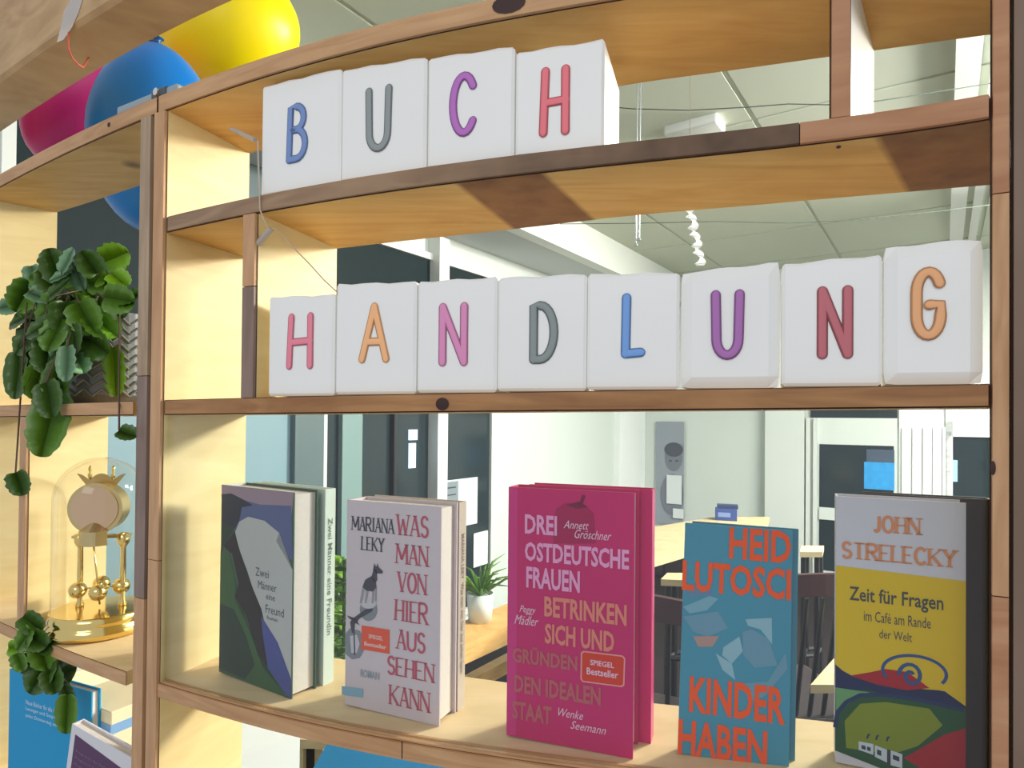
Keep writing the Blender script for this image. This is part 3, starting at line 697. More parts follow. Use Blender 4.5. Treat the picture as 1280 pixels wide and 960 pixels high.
# --- book 5: yellow book
A = Vector((ray(1044, 900).x * .503, .503, 0)); B = Vector((ray(1207, 900).x * .468, .468, 0))
A.z = B.z = max(zz('S3', A.x, 1), zz('S3', B.x, 1)) + .0002
H5 = (E + ray(1043, 621).z * A.y - A.z + E + ray(1207, 628).z * B.y - B.z) / 2
yb = A.z
bot = 514 + 800 * (E - A.z) / A.y     # picture row of the foot of the book
q5 = [(95, 222), (452, 228), (98, (bot - 520) * 2.182 + 8), (455, (bot - 520) * 2.182 + 28)]
t, wd = book('thick yellow and white paperback with a painted hill landscape, rightmost behind the glass', A, B, H5, .022, (206, 202, 210), wG)
cv = Cover(q5, wd, H5); cx = cv.clampxy
def P(pts, y, mi): return lambda bm: poly(bm, [cx(p) for p in pts], y, mi)
bl_, bk_ = pm((40, 62, 110)), pm((70, 72, 60))
art(t, [P([(90,404),(460,424),(460,960),(90,890)], -.0002, 0),
        P([(95,665),(120,680),(150,692),(200,700),(250,708),(340,712),(380,703),(400,704),(460,736),(460,760),(95,750)], -.0003, 2),
        P([(140,690),(200,675),(240,663),(300,665),(360,700),(300,712),(220,706)], -.0004, 1),
        P([(90,730),(190,724),(460,740),(460,930),(452,985),(250,925),(90,890)], -.00035, 3),
        P([(96,725),(195,728),(140,760),(100,800)], -.0004, 7),
        P([(130,880),(125,810),(170,760),(240,748),(360,752),(395,790),(330,850),(260,880)], -.0004, 4),
        P([(292,885),(330,860),(400,812),(460,790),(460,956),(380,925)], -.00045, 1),
        P([(166,858),(208,860),(208,888),(166,880)], -.0005, 5), P([(212,862),(246,870),(246,903),(212,892)], -.0005, 5), P([(256,870),(288,876),(288,912),(256,908)], -.0005, 5),
        P([(174,866),(186,868),(186,878),(174,876)], -.0006, 6), P([(190,868),(200,870),(200,880),(190,878)], -.0006, 6), P([(218,872),(230,875),(230,888),(218,885)], -.0006, 6), P([(262,880),(280,884),(280,896),(262,892)], -.0006, 6),
        P([(246,868),(256,870),(256,912),(246,908)], -.0006, 6)],
    [pm((220, 182, 0)), pm((164, 6, 22)), pm((12, 26, 76)), pm((24, 76, 34)), pm((124, 136, 6)), pm((196, 204, 214)), pm((50, 56, 66)), pm((100, 150, 96))])
d1 = (B - A).normalized(); n1 = Vector((-d1.y, d1.x, 0))
rear('dark brown block behind the yellow and white paperback, standing in for its shaded side', A + n1 * .0235 + d1 * .021, d1, H5 + .001, .016, wd, (66, 50, 42), (76, 60, 52), wG)  # dark brown colour stands in for shade on the yellow book's side
def spiral(bm):
    c = (318, 668)
    ribbon(bm, [cx((c[0] + 86 * math.cos(a), c[1] - 4 + 42 * math.sin(a))) for a in [math.radians(x) for x in range(150, 400, 10)]], .0011, -.0005, 0)
    ribbon(bm, [cx((c[0] - 8 + (34 - k * 1.3) * math.cos(math.radians(k * 24 + 180)), c[1] + 6 + (34 - k * 1.3) * math.sin(math.radians(k * 24 + 180)))) for k in range(22)], .0013, -.0006, 0)
    ribbon(bm, [cx(p) for p in ((92,830),(104,790),(130,760),(170,738),(230,730),(320,732),(450,745))], .0016, -.0005, 1)
    for x in (190, 215, 245): ribbon(bm, [cx((x, 848)), cx((x + 3, 838)), cx((x + 8, 836))], .0006, -.0006, 1)
art(t, [spiral], [pm((42, 74, 128)), pm((20, 44, 84))], 'painted_spiral')
art(t, [lambda bm: (lambda r: word_serif(bm, 'JOHN', r[0], r[1], r[2], r[3], -.0006, .0011, 0))(cv.rect(206, 270, 330, 312)),
        lambda bm: (lambda r: word_serif(bm, 'STRELECKY', r[0], r[1], r[2], r[3], -.0006, .0011, 0))(cv.rect(116, 342, 425, 390)),
        T('Zeit für Fragen', (136, 456, 395, 512), 1, .015), T('im Café am Rande', (178, 516, 362, 550), 1, 0), T('der Welt', (222, 562, 312, 588), 1, 0),
        T('dtv', (236, 950, 290, 985), 2, .01)], [pm((216, 138, 92)), bk_, pm((200, 60, 50))], 'title_lettering')

# ---------------------------------------------------------------- balloons
def balloon(label, c, rx, rz, tilt, rgb, ryaw=0.0, depth=None):
    """teardrop along local z, knot at the +z end"""
    t = thing('balloon', label, 'balloon', c, 0, 'party balloons hanging behind the beam')
    M = Matrix.Rotation(tilt, 4, 'Y')
    bm = bmesh.new(); prof = []
    n = 20
    for i in range(n + 1):
        a = math.pi * i / n; z = -math.cos(a); r = math.sin(a) ** 1.0 * (1 - .12 * max(0, z) ** 2)
        prof.append((max(r * rx, .0012), z * rz))
    prof[-1] = (.004, rz * 1.01); prof.append((.003, rz * 1.03))
    lathe(bm, prof, seg=40); bm.transform(M)
    m = mat('latex_%d_%d_%d' % tuple(rgb), rgb, .4, spec=.4); m.node_tree.nodes['Principled BSDF'].inputs['Subsurface Weight'].default_value = .15
    m.node_tree.nodes['Principled BSDF'].inputs['Subsurface Radius'].default_value = (.03, .03, .03)
    obj('skin', bm, m, t, local=True, smooth=True)
    bm = bmesh.new(); lathe(bm, [(.003, rz * 1.02), (.006, rz * 1.04), (.004, rz * 1.055), (.010, rz * 1.08), (.011, rz * 1.085)], seg=16); bm.transform(M)
    obj('knot', bm, mat('latexk_%d_%d_%d' % tuple(rgb), tuple(x * .7 for x in rgb), .4), t, local=True, smooth=True)
    return t
YB = 1.12; kb = YB / 800
balloon('round blue balloon at the top left, hanging lowest of the three', at(195, 175, 1.17), 75 * 1.17 / 800, 118 * 1.17 / 800, 0.0, (0, 112, 190))
def lean_balloon(label, knot_px, far_px, Y, rx, rgb):
    a = at(*knot_px, Y); b = at(*far_px, Y + .03); d = a - b; c = (a + b) / 2; rz = d.length / 2.1
    balloon(label, c, rx, rz, math.atan2(d.x, d.z), rgb)
lean_balloon('magenta pink balloon at the far left behind the beam', (184, 48), (52, 205), 1.34, .105, (196, 34, 120))
lean_balloon('bright yellow balloon right of the blue one, touching the ceiling side', (186, 50), (378, 28), 1.48, .136, (250, 226, 0))
bm = bmesh.new(); kp = at(184, 50, 1.25); tube(bm, [kp + Vector((0, 0, -.01)), kp + Vector((.0, -.02, .03)), kp + Vector((.02, -.04, .14)), kp + Vector((.02, -.06, .46))], .0011, 6)
tube(bm, [kp + Vector((.012 * math.cos(a), .012 * math.sin(a), .004 * math.sin(3 * a))) for a in [i * .7 for i in range(10)]], .004, 6)
tag(obj('balloon_string', bm, mat('string_navy', (24, 40, 70), .6)), 'dark blue string tied around the knots of the three balloons', 'string')
# ribbon and tape on the beam
def fpt(px, py, off=-.0015):
    u = U(px, py); Y = F(u) + off; return at(px, py, Y)
bm = bmesh.new(); tube(bm, [fpt(86, 40), fpt(85, 52), fpt(85.5, 62, -.003), at(90, 72, F(U(90)) + .015), at(97, 80, F(U(97)) + .04), at(104, 84, F(U(104)) + .066), at(112, 70, F(U(112)) + .10)], .0011, 6)
tag(obj('ribbon', bm, mat('ribbon_red', (196, 84, 62), .5)), 'thin red ribbon taped to the beam and looping under it', 'ribbon')
bm = bmesh.new(); pts = [(88, 0, 103, 0), (80, 14, 98, 16), (76, 34, 90, 34), (71, 53, 79, 50)]
vs = [(bm.verts.new(fpt(a, b, -.0012)), bm.verts.new(fpt(c, d, -.0012))) for a, b, c, d in [(91, -20, 108, -20)] + pts]
for a, b in zip(vs, vs[1:]): bm.faces.new((a[0], a[1], b[1], b[0]))
bmesh.ops.solidify(bm, geom=list(bm.faces), thickness=.0004)
tag(obj('adhesive_tape', bm, mat('matt_tape', (236, 230, 222), .5)), 'whitish strip of adhesive tape holding the ribbon on the beam', 'tape')
# silver strip lying on the top board
a = Vector(mixp(U(139), .05)).to_3d(); b = Vector(mixp(U(214), .05)).to_3d(); a.z = zz('T', a.x, 1) + .0002; b.z = zz('T', b.x, 1) + .0002
t = thing('metal_clasp', 'flat silver clasp strip with a round stud, lying under the blue balloon', 'clasp', (a + b) / 2, math.atan2(b.y - a.y, b.x - a.x))
L_ = (b - a).length
bm = bmesh.new(); box(bm, (-L_ / 2, -.004, 0), (L_ / 2, .004, .0085)); bevel(bm, .002); obj('strap', bm, mat('grey_strap', (150, 164, 166), .35, .3), t, local=True)
bm = bmesh.new(); lathe(bm, [(.004, 0), (.004, .004), (.001, .0055)], seg=14); bm.transform(Matrix.Translation((L_ * .22, -.0045, .005)) @ Matrix.Rotation(math.pi / 2, 4, 'X')); obj('stud', bm, mat('chrome', (230, 230, 225), .08, 1.0), t, local=True)
bm = bmesh.new(); box(bm, (L_ * .1, -.005, .001), (L_ * .34, .005, .010)); bevel(bm, .0015); obj('buckle', bm, mat('dark_buckle', (84, 92, 96), .3, .6), t, local=True)

# cable of the letter lights
WIRE = mat('clear_wire', (196, 178, 156), .3)
t = thing('light_cable', 'thin clear cable with two pale plugs, hanging from the box with the blue B', 'cable', at(325, 260, .66))
bm = bmesh.new(); fi = lambda px, py, o: at(px, py, F(U(px, py)) + o)
tube(bm, [fi(322, 176, -.002), fi(323, 205, .002), fi(324.5, 238, -.003), fi(325, 262, -.004), fi(330, 275, -.002), fi(337, 287, .006), fi(345, 286, .012), fi(352, 293, .02), fi(365, 308, .02), fi(385, 328, .01), fi(405, 350, .003), fi(420, 364, .002)], .0007, 6)
obj('wire', bm, WIRE, t)
bm = bmesh.new(); tube(bm, [fi(288, 161, .01), fi(300, 166, .012)], [.0016, .0024], 10); tube(bm, [fi(300, 166, .012), fi(319, 175, .005)], .0022, 10); obj('plug', bm, mat('plug_pale', (176, 166, 152), .3), t)
bm = bmesh.new(); tube(bm, [fi(320, 309, .004), fi(323, 304, .004), fi(339, 286, .006)], [.0015, .0028, .0028], 10); obj('plug', bm, mat('plug_pale', (176, 166, 152), .3), t)

# ---------------------------------------------------------------- plants
def leafmat(n, c): 
    m = mat(n, c, .35, var=.25, scale=60); m.node_tree.nodes['Principled BSDF'].inputs['Subsurface Weight'].default_value = .0; return m
LM = [leafmat('leaf_dark', (62, 96, 26)), leafmat('leaf_mid', (86, 128, 30)), leafmat('leaf_bright', (122, 172, 30)), leafmat('leaf_bluish', (112, 152, 108))]
def leaf_mesh(name, long=1.0, scal=7, heart=.12):
    bm = bmesh.new(); n = 22; c = [bm.verts.new((0, i / 5 * long, -.02 * math.sin(i))) for i in range(6)]
    rim = []
    for i in range(n + 1):
        s = i / n; a = math.pi * s
        w_ = .5 * math.sin(a) ** .8 * (1 - .25 * s) * 1.05 if i not in (0, n) else 0
        y = (-heart * math.sin(a * 2) if s < .5 else 0) + long * (1 - math.cos(a)) / 2
        w_ *= 1 + .07 * math.sin(s * scal * 2 * math.pi)
        rim.append((w_, y))
    for sg in (-1, 1):
        vs = [bm.verts.new((sg * a, b, .16 * a + .02 * math.sin(b * 20))) for a, b in rim[1:-1]]
        allv = vs
        # fan strips to the midrib
        for i, v in enumerate(vs[:-1]):
            k = min(5, max(0, int(round(((rim[i + 1][1]) / long) * 5)))); k2 = min(5, max(0, int(round((rim[i + 2][1] / long) * 5))))
            try:
                if k == k2: bm.faces.new((c[k], v, vs[i + 1]))
                else: bm.faces.new((c[k], v, vs[i + 1], c[k2]))
            except ValueError: pass
    me = bpy.data.meshes.new(name); bm.to_mesh(me); bm.free()
    for p in me.polygons: p.use_smooth = True
    return me
leafs = {}
def add_leaf(parent, pos, direction, normal, size, mi, long=1.0, wide=1.0):
    key = (mi, long)
    if key not in leafs:
        me = leaf_mesh('leaf', long); me.materials.append(LM[mi]); leafs[key] = me
    o = bpy.data.objects.new('leaf', leafs[key]); C.objects.link(o); o.parent = parent; WM[o] = WM[parent]
    y = Vector(direction).normalized(); z = (Vector(normal) - y * Vector(normal).dot(y)).normalized(); x = y.cross(z)
    M = Matrix((x, y, z)).transposed().to_4x4(); M.translation = pos
    o.matrix_local = WM[parent].inverted() @ M @ Matrix.Diagonal((size * wide, size, size, 1))
    return o
PY = .845
pc = at(134, 500, PY + .015)
pc.z = zz('S2', pc.x, 1)
pot = thing('potted_plant', 'bushy trailing plant with scalloped green leaves in a grey zigzag pot', 'plant', pc)
# pot with raised zigzag ridges
bm = bmesh.new(); pr = .062; ph = .118
lathe(bm, [(pr * .86, 0), (pr, .012), (pr * 1.03, ph), (pr * .97, ph), (pr * .94, ph - .012)], seg=48); obj('pot', bm, mat('pot_grey', (112, 112, 112), .38, .35, var=.15, scale=80), pot, local=True, smooth=False)
bm = bmesh.new()
for row in range(9):
    for j in range(40):
        a0 = 2 * math.pi * j / 40; a1 = 2 * math.pi * (j + 1) / 40; z0 = .010 + row * .0115; up = .009 if j % 2 else 0; dn = 0 if j % 2 else .009
        rr = pr * 1.035
        tube(bm, [(rr * math.cos(a0), rr * math.sin(a0), z0 + up), (rr * math.cos(a1), rr * math.sin(a1), z0 + dn)], .0014, 4)
obj('relief_ridges', bm, mat('pot_ridge', (140, 138, 136), .32, .4), pot, local=True)
bm = bmesh.new(); lathe(bm, [(.0575, ph - .016), (.001, ph - .010)], seg=24); obj('soil', bm, mat('soil', (52, 40, 30), .95, var=.4, scale=200), pot, local=True)
# leaves: pixel centre, size px, direction in the picture (deg, 0 = right, 90 = up), shade, elongated
LV = [(68,330,40,100,0,1.0),(85,325,34,60,3,1.0),(97,345,38,-70,3,1.2),(145,322,42,20,2,.9),(112,328,36,120,0,.9),(120,345,34,-30,2,.9),(60,350,34,130,0,1.0),
 (43,350,36,-80,3,1.1),(30,372,42,-110,1,1.0),(75,360,36,40,0,1.0),(88,372,40,-60,1,1.0),(105,362,34,-50,1,1.0),(130,352,40,10,1,.9),(150,375,42,-10,1,1.0),(165,372,34,10,0,.9),
 (62,392,44,-120,1,1.0),(85,400,46,-90,0,1.0),(108,398,46,-60,1,1.0),(130,408,44,-40,1,1.0),(142,392,36,-30,0,1.0),(50,410,40,-140,0,1.0),(68,420,44,-100,1,1.0),(92,425,40,-80,0,1.0),
 (120,432,44,-30,0,1.0),(33,425,44,-120,0,1.0),(35,455,62,-95,1,1.25),(60,445,48,-80,0,1.1),(84,455,46,-85,3,1.3),(72,475,48,-100,0,1.2),
 (143,465,62,-88,2,1.35),(62,500,48,-70,0,1.1),(48,480,46,-110,1,1.2),(62,530,86,-93,1,1.5),(25,400,34,-150,0,1.0),(22,470,60,-90,0,1.3),(40,390,32,170,1,1.0),
 (100,455,30,-60,3,1.0),(25,605,34,-70,0,.9),(160,542,26,-20,0,.9),(112,415,36,-110,0,1.0),(76,345,30,-150,3,1.0),(52,370,30,-20,3,1.0),(78,435,34,-120,3,1.0),(150,350,30,-40,2,.9)]
stems = bmesh.new()
for (px, py, s, ang, mi, lg) in LV:
    Y = PY - .052 + random.uniform(-.035, .02)
    if py > 480: Y = min(Y, F(U(px)) - .012)
    if py > 440 and px < 100: Y = min(Y, F(U(px)) - .008)
    if px < 18 + 30: Y = max(Y, .80)
    k = Y / 800; a = math.radians(ang); d = Vector((math.cos(a), random.uniform(-.35, .25), math.sin(a)))
    sz = s * k / max(1, lg) * .98; c = at(px, py, Y); base = c - d.normalized() * sz * lg * .5
    nrm = Vector((random.uniform(-.5, .5), -1, random.uniform(-.1, .9)))
    add_leaf(pot, base, d, nrm, sz, mi, lg)
    o = pc + Vector((random.uniform(-.03, .03), random.uniform(-.03, .02), ph - .01))
    mid = (base + o) / 2 + Vector((0, -.012, .025))
    if mid.z < pc.z + ph: mid = Vector(((base.x + o.x) / 2, pc.y - .075, pc.z + ph + .006))
    tube(stems, [o, mid, base], .0011, 5)
for _ in range(34):
    px = random.gauss(85, 36); py = random.gauss(400, 36)
    if px < 20 or px > 135 or py > 450 or py < 335 or (px > 92 and py > 425): continue
    Y = PY - .02 + random.uniform(-.03, .03); a = random.uniform(0, 6.28); s = random.uniform(24, 38) * Y / 800
    add_leaf(pot, at(px, py, Y), (math.cos(a), random.uniform(-.4, .4), math.sin(a)), (random.uniform(-.6, .6), -1, random.uniform(-.2, .9)), s, random.choice((0, 0, 1, 1, 3)))
obj('stems', stems, mat('stem_brown', (84, 62, 44), .6), pot)
# ivy below
iv = thing('ivy_tendril', 'small dark ivy tendril hanging in front of the blue book, bottom left', 'ivy', at(45, 790, .80))
bm = bmesh.new(); tube(bm, [at(18, 815, .81), at(30, 790, .80), at(32, 770, .80), at(48, 800, .79), at(60, 840, .785), at(80, 850, .785), at(84, 890, .785)], .0014, 6); obj('stem', bm, mat('stem_green', (58, 80, 40), .6), iv)
for (px, py, s, ang, mi, lg) in [(40,780,26,-40,0,1.0),(30,800,28,-120,1,1.0),(48,802,26,-20,0,1.0),(55,820,32,-70,1,1.0),(42,822,26,-150,0,1.0),(50,845,40,-110,0,1.0),(78,842,38,20,0,1.0),(66,852,28,-60,0,1.0),(22,810,20,0,2,1.0),(84,888,34,-88,1,1.5),(34,830,22,-120,0,1.0),(62,803,24,30,0,1.0),(25,828,22,-60,1,1.0),(83,862,26,-70,0,1.0)]:
    Y = .785 + random.uniform(-.015, .01); a = math.radians(ang); d = Vector((math.cos(a), random.uniform(-.3, .3), math.sin(a))); sz = s * Y / 800 * 1.1
    add_leaf(iv, at(px, py, Y) - d.normalized() * sz * .5, d, (random.uniform(-.4, .4), -1, random.uniform(0, .8)), sz / max(1, lg * .8), mi, lg)

# ---------------------------------------------------------------- the anniversary clock
cY = .835
cc = at(124, 790, cY); cc.z = zz('S3', cc.x, 1) + .0006
ck = thing('anniversary_clock', 'brass torsion clock under a glass dome, standing on the left shelf below the plant', 'clock', cc, math.radians(8))
R = .060
bm = bmesh.new(); lathe(bm, [(R * .93, 0), (R * 1.0, .002), (R * 1.03, .008), (R * .97, .014), (R * .94, .017), (R * .97, .020), (R * .93, .026), (R * .90, .028)], seg=64); obj('base', bm, GOLD, ck, local=True, smooth=True)
bm = bmesh.new(); lathe(bm, [(R * .90, .0281), (R * .2, .0285), (.001, .0285)], seg=48); obj('base_plate', bm, GOLD, ck, local=True)
bm = bmesh.new(); dr = R * .885; dh = .170
prof = [(dr, .0283), (dr, dh)] + [(dr * math.cos(a), dh + dr * math.sin(a)) for a in [math.radians(x) for x in range(9, 90, 9)]] + [(.0008, dh + dr)]
lathe(bm, prof, seg=48, close=False); obj('glass_dome', bm, DOME, ck, local=True, smooth=True)
for sx in (-.026, .026):
    bm = bmesh.new(); lathe(bm, [(.005, .028), (.005, .032), (.0032, .036), (.0036, .07), (.0032, .105), (.006, .109), (.0075, .113), (.0075, .122), (.004, .124)], (sx, .004, 0), 16); obj('pillar', bm, GOLD, ck, local=True, smooth=True)
bm = bmesh.new(); box(bm, (-.034, -.002, .118), (.034, .011, .1215)); obj('bridge_plate', bm, GOLDS, ck, local=True)
mc = .158; mr = .031
bm = bmesh.new(); lathe(bm, [(.001, -.013), (mr * .96, -.013), (mr, -.011), (mr, .010), (mr * 1.06, .012), (mr * 1.06, .016), (.001, .016)], seg=48); bm.transform(Matrix.Translation((0, 0, mc)) @ Matrix.Rotation(math.pi / 2, 4, 'X')); obj('movement_drum', bm, GOLDS, ck, local=True, smooth=False)
bm = bmesh.new(); lathe(bm, [(.001, 0), (mr * .9, 0), (mr * .9, .0012), (.001, .0012)], seg=48); bm.transform(Matrix.Translation((0, -.0165, mc)) @ Matrix.Rotation(math.pi / 2, 4, 'X')); obj('back_disc', bm, mat('rose_disc', (218, 186, 150), .3, .6), ck, local=True)
bm = bmesh.new(); pts = [(-.017 + .034 * i / 10, 0.024 * 0 + .012 * math.sin(math.pi * i / 10)) for i in range(11)]
lo = [(x, -.020 - .010 * math.sin(math.pi * (x + .017) / .034), .112) for x, _ in pts]; hi = [(x, y, .130) for x, y, _ in lo]
v1 = [bm.verts.new(p) for p in lo]; v2 = [bm.verts.new(p) for p in hi]; tb = [bm.verts.new((x, -.016, .130 + h_)) for x, h_ in pts]; bb_ = [bm.verts.new((x, -.016, .112)) for x, h_ in pts]
for i in range(10):
    bm.faces.new((v1[i], v1[i + 1], v2[i + 1], v2[i])); bm.faces.new((v2[i], v2[i + 1], tb[i + 1], tb[i])); bm.faces.new((v1[i], bb_[i], bb_[i + 1], v1[i + 1]))
obj('suspension_guard', bm, GOLDS, ck, local=True)
bm = bmesh.new(); tube(bm, [(0, -.018, .113), (0, -.006, .06), (0, 0, .032)], .0012, 8); lathe(bm, [(.004, .038), (.006, .042), (.003, .050), (.0045, .056), (.002, .062)], (0, 0, 0), 16); obj('pendulum_rod', bm, GOLD, ck, local=True, smooth=True)
for a in (20, 110, 200, 290):
    bm = bmesh.new(); x, y = .024 * math.cos(math.radians(a)), .024 * math.sin(math.radians(a)); sphere(bm, (x, y, .053), .0105); tube(bm, [(0, 0, .054), (x, y, .054)], .0012, 6); obj('pendulum_ball', bm, GOLD, ck, local=True, smooth=True)
bm = bmesh.new(); n = 16; top = [bm.verts.new(((-.03 + .06 * i / n), 0, mc + .036 + .008 * abs(math.cos(math.pi * 2 * i / n)) )) for i in range(n + 1)]; bo_ = [bm.verts.new(((-.03 + .06 * i / n) * .55, 0, mc + .026)) for i in range(n + 1)]
for i in range(n): bm.faces.new((top[i], top[i + 1], bo_[i + 1], bo_[i]))
bmesh.ops.solidify(bm, geom=list(bm.faces), thickness=.002); obj('crest', bm, GOLDS, ck, local=True)
for sx in (-.014, .014):
    bm = bmesh.new(); lathe(bm, [(.0012, mc + .036), (.003, mc + .042), (.0012, mc + .045), (.0024, mc + .050), (.0006, mc + .054)], (sx, 0, 0), 12); obj('finial', bm, GOLD, ck, local=True, smooth=True)

# ---------------------------------------------------------------- items on the bottom left shelf
z4 = ZL['S4'][1]
def flat_quad_box(name, label, cat, pxq, Y0, Y1, thick, rgb, h_z0):
    pass
A = at(10, 960, .87); B = at(113, 960, .80); A.z = B.z = max(zz('S4', A.x, 1), zz('S4', B.x, 1)) + .0003
Ht = E + ray(62, 850).z * .835 - A.z
t, wd = book('tall bright blue brochure with white lines of text, standing bottom left below the clock', A, B, Ht, .012, (20, 148, 198), 'books on the bottom left shelf')
art(t, [lambda bm: text_into(bm, 'Neue Bücher für alle im Kiez', (wd * .22, Ht - .040, wd * .68, Ht - .034), -.0003), lambda bm: text_into(bm, 'Lesungen und Gespräche', (wd * .22, Ht - .049, wd * .66, Ht - .043), -.0003), lambda bm: text_into(bm, 'jeden Donnerstag um acht', (wd * .22, Ht - .058, wd * .70, Ht - .052), -.0003)], [pm((206, 232, 244))], 'text_lines')
A = at(70, 960, .775); B = at(166, 960, .722); A.z = B.z = max(zz('S4', A.x, 1), zz('S4', B.x, 1)) + .0003
Ht = E + ray(110, 912).z * .745 - A.z
t, wd = book('white book with a dark plum panel, standing in front of the blue brochure', A, B, Ht, .014, (214, 214, 216), 'books on the bottom left shelf')
WM[t] = WM[t] @ Matrix.Rotation(.17, 4, 'Y'); t.matrix_world = WM[t]
art(t, [lambda bm: poly(bm, [(wd * .06, -.0 + .01), (wd * .86, .01), (wd * .86, Ht - .020), (wd * .06, Ht - .010)], -.0003)], [pm((92, 66, 96))], 'cover_print')
art(t, [lambda bm: [text_into(bm, 'Programm der kleinen Bühne', (wd * .1, Ht - .03 - k * .008, wd * .7, Ht - .026 - k * .008), -.0006) for k in range(3)]], [pm((140, 118, 142))], 'text_lines')
# cream box behind
c = at(150, 890, .86); c.z = zz('S4', c.x, 1) + .0005
t = thing('cardboard_box', 'open cream cardboard box with a blue band, behind the white and plum book', 'box', c, -.5)
bm = bmesh.new(); hb = E + ray(150, 882).z * .82 - c.z
box(bm, (-.05, -.04, 0), (.05, .04, hb)); bevel(bm, .001, 1); obj('carton', bm, mat('carton_cream', (226, 212, 176), .7), t, local=True)
bm = bmesh.new(); box(bm, (-.0505, -.0405, hb - .028), (.0505, .0405, hb - .016)); obj('band', bm, mat('band_blue', (120, 160, 204), .6), t, local=True)
bm = bmesh.new(); hexa(bm, [Vector(p) for p in ((-.05, -.04, hb), (-.05, .04, hb), (-.053, .04, hb), (-.053, -.04, hb))], [Vector(p) for p in ((-.07, -.04, hb + .02), (-.07, .04, hb + .02), (-.073, .04, hb + .02), (-.073, -.04, hb + .02))]); obj('flap', bm, mat('carton_cream', (226, 212, 176), .7), t, local=True)

# ---------------------------------------------------------------- the room behind
LW, DF, CZ, LR = -2.3, 5.5, 1.2, 2.4
def slab(name, pts, n, thick, m, parent=None, **kw):
    """wall-like prism from a planar polygon"""
    bm = bmesh.new(); P = [Vector(p) for p in pts]; hexa(bm, P, [p + n * thick for p in P]); return obj(name, bm, m, parent, **kw)
Dv = Vector((math.sin(TH), math.cos(TH), 0)); Lv = Vector((math.cos(TH), -math.sin(TH), 0)); Zv = Vector((0, 0, 1))
def rb(bm, d0, d1, l0, l1, z0, z1, mi=0):
    P = [room(d0, l0, z0), room(d1, l0, z0), room(d1, l1, z0), room(d0, l1, z0)]
    hexa(bm, P, [p + Zv * (z1 - z0) for p in P], mi)
def rbox_obj(name, d0, d1, l0, l1, z0, z1, m, parent=None, **kw):
    bm = bmesh.new(); rb(bm, d0, d1, l0, l1, z0, z1); return obj(name, bm, m, parent, **kw)
def st(o): o['kind'] = 'structure'; return o
st(rbox_obj('floor', -.3, DF + .2, LW - .2, LR + .2, -1.42, -1.3, mat('floor_dark', (34, 27, 27), .75, var=.3, scale=3, spec=.15)))
st(rbox_obj('wall_left', .45, DF + .2, LW - .2, LW, -1.3, CZ + .1, WALLM))
st(rbox_obj('wall_back', DF, DF + .2, LW, LR + .2, -1.3, CZ + .1, WALLM))
st(rbox_obj('wall_right', .9, DF, LR, LR + .2, -1.3, CZ + .1, WALLM))
ceil = st(rbox_obj('ceiling', .75, DF + .2, LW - .2, LR + .2, CZ + .006, CZ + .12, mat('ceiling_gap', (196, 202, 188), .9)))
T0 = 2.65 - .82 * 2; k = 0
proto = {}
for i in range(7):
    for j in range(6):
        d0 = T0 + .82 * i; l0 = -2.27 + .82 * j
        d1 = min(d0 + .82, DF); l1 = min(l0 + .82, LR)
        if d1 - d0 < .1 or l1 - l0 < .1: continue
        g = .010
        rbox_obj('ceiling_tile', d0 + g, d1 - g, l0 + g, l1 - g, CZ, CZ + .0059, CEIL, ceil)
# lowered soffit along the left wall with its light beam
st(rbox_obj('trim_1', 0.45, DF, LW, -1.92, 1.0, CZ, SOFF)); st(rbox_obj('trim_2', 0.45, DF, -1.92, -1.84, .99, CZ, WHITE))
st(rbox_obj('trim_3', 1.9, DF - .01, .03, .10, CZ - .03, CZ, WHITE)); st(rbox_obj('trim_4', 1.9, DF - .01, .13, .17, CZ - .02, CZ, WHITE))
def on_left(px): p = onplane(px, 520, LW); return dl(p)[0]
def on_back(px): p = ond(px, 520, DF); return dl(p)[1]
# wall-left windows
def window_left(i, px0, px1, z0, z1, m, frame=.035, fm=WHITE):
    d0, d1 = on_left(px0), on_left(px1); w_ = st(rbox_obj('window_%d' % i, d0, d1, LW, LW + .012, z0, z1, m))
    bm = bmesh.new()
    for (a, b, c, d) in ((d0 - frame, d0, z0 - frame, z1 + frame), (d1, d1 + frame, z0 - frame, z1 + frame), (d0, d1, z1, z1 + frame), (d0, d1, z0 - frame, z0)): rb(bm, a, b, LW, LW + .03, c, d)
    obj('window_frame', bm, fm, w_); return w_
window_left(1, 400, 534, -1.1, .84, DARKG)
window_left(2, 548, 610, -1.1, .84, DARKG)
# pale blue board on the wall left of the windows
bm = bmesh.new(); rb(bm, on_left(120), on_left(360), LW, LW + .02, -.9, .05)
tag(obj('wall_panel', bm, mat('blue_panel', (128, 158, 168), .5)), 'pale blue panel on the left wall, seen through the glass above the leftmost book', 'panel')
bm = bmesh.new(); rb(bm, on_left(215), on_left(396), LW, LW + .015, .34, 1.0)
rb(bm, on_left(360), on_left(396), LW, LW + .05, -1.3, .34); rb(bm, on_left(215), on_left(360), LW, LW + .01, .05, .34)
st(obj('trim_5', bm, mat('grey_green_trim', (86, 104, 106), .5)))
window_left(5, 58, 200, .10, .98, mat('slate_glass', (46, 56, 58), .7, spec=.1))
window_left(6, 10, 40, -.9, .98, DARKG)
# dark inner frames within window 1, tall mullions
for i, (p0, p1, m_) in enumerate(((396, 402, WHITE), (421, 446, mat('pale_teal', (126, 152, 150), .4)), (486, 490, BLACK))):
    st(rbox_obj('trim_%d' % (6 + i), on_left(p0), on_left(p1), LW + .012, LW + .04, -1.1, .34, m_))
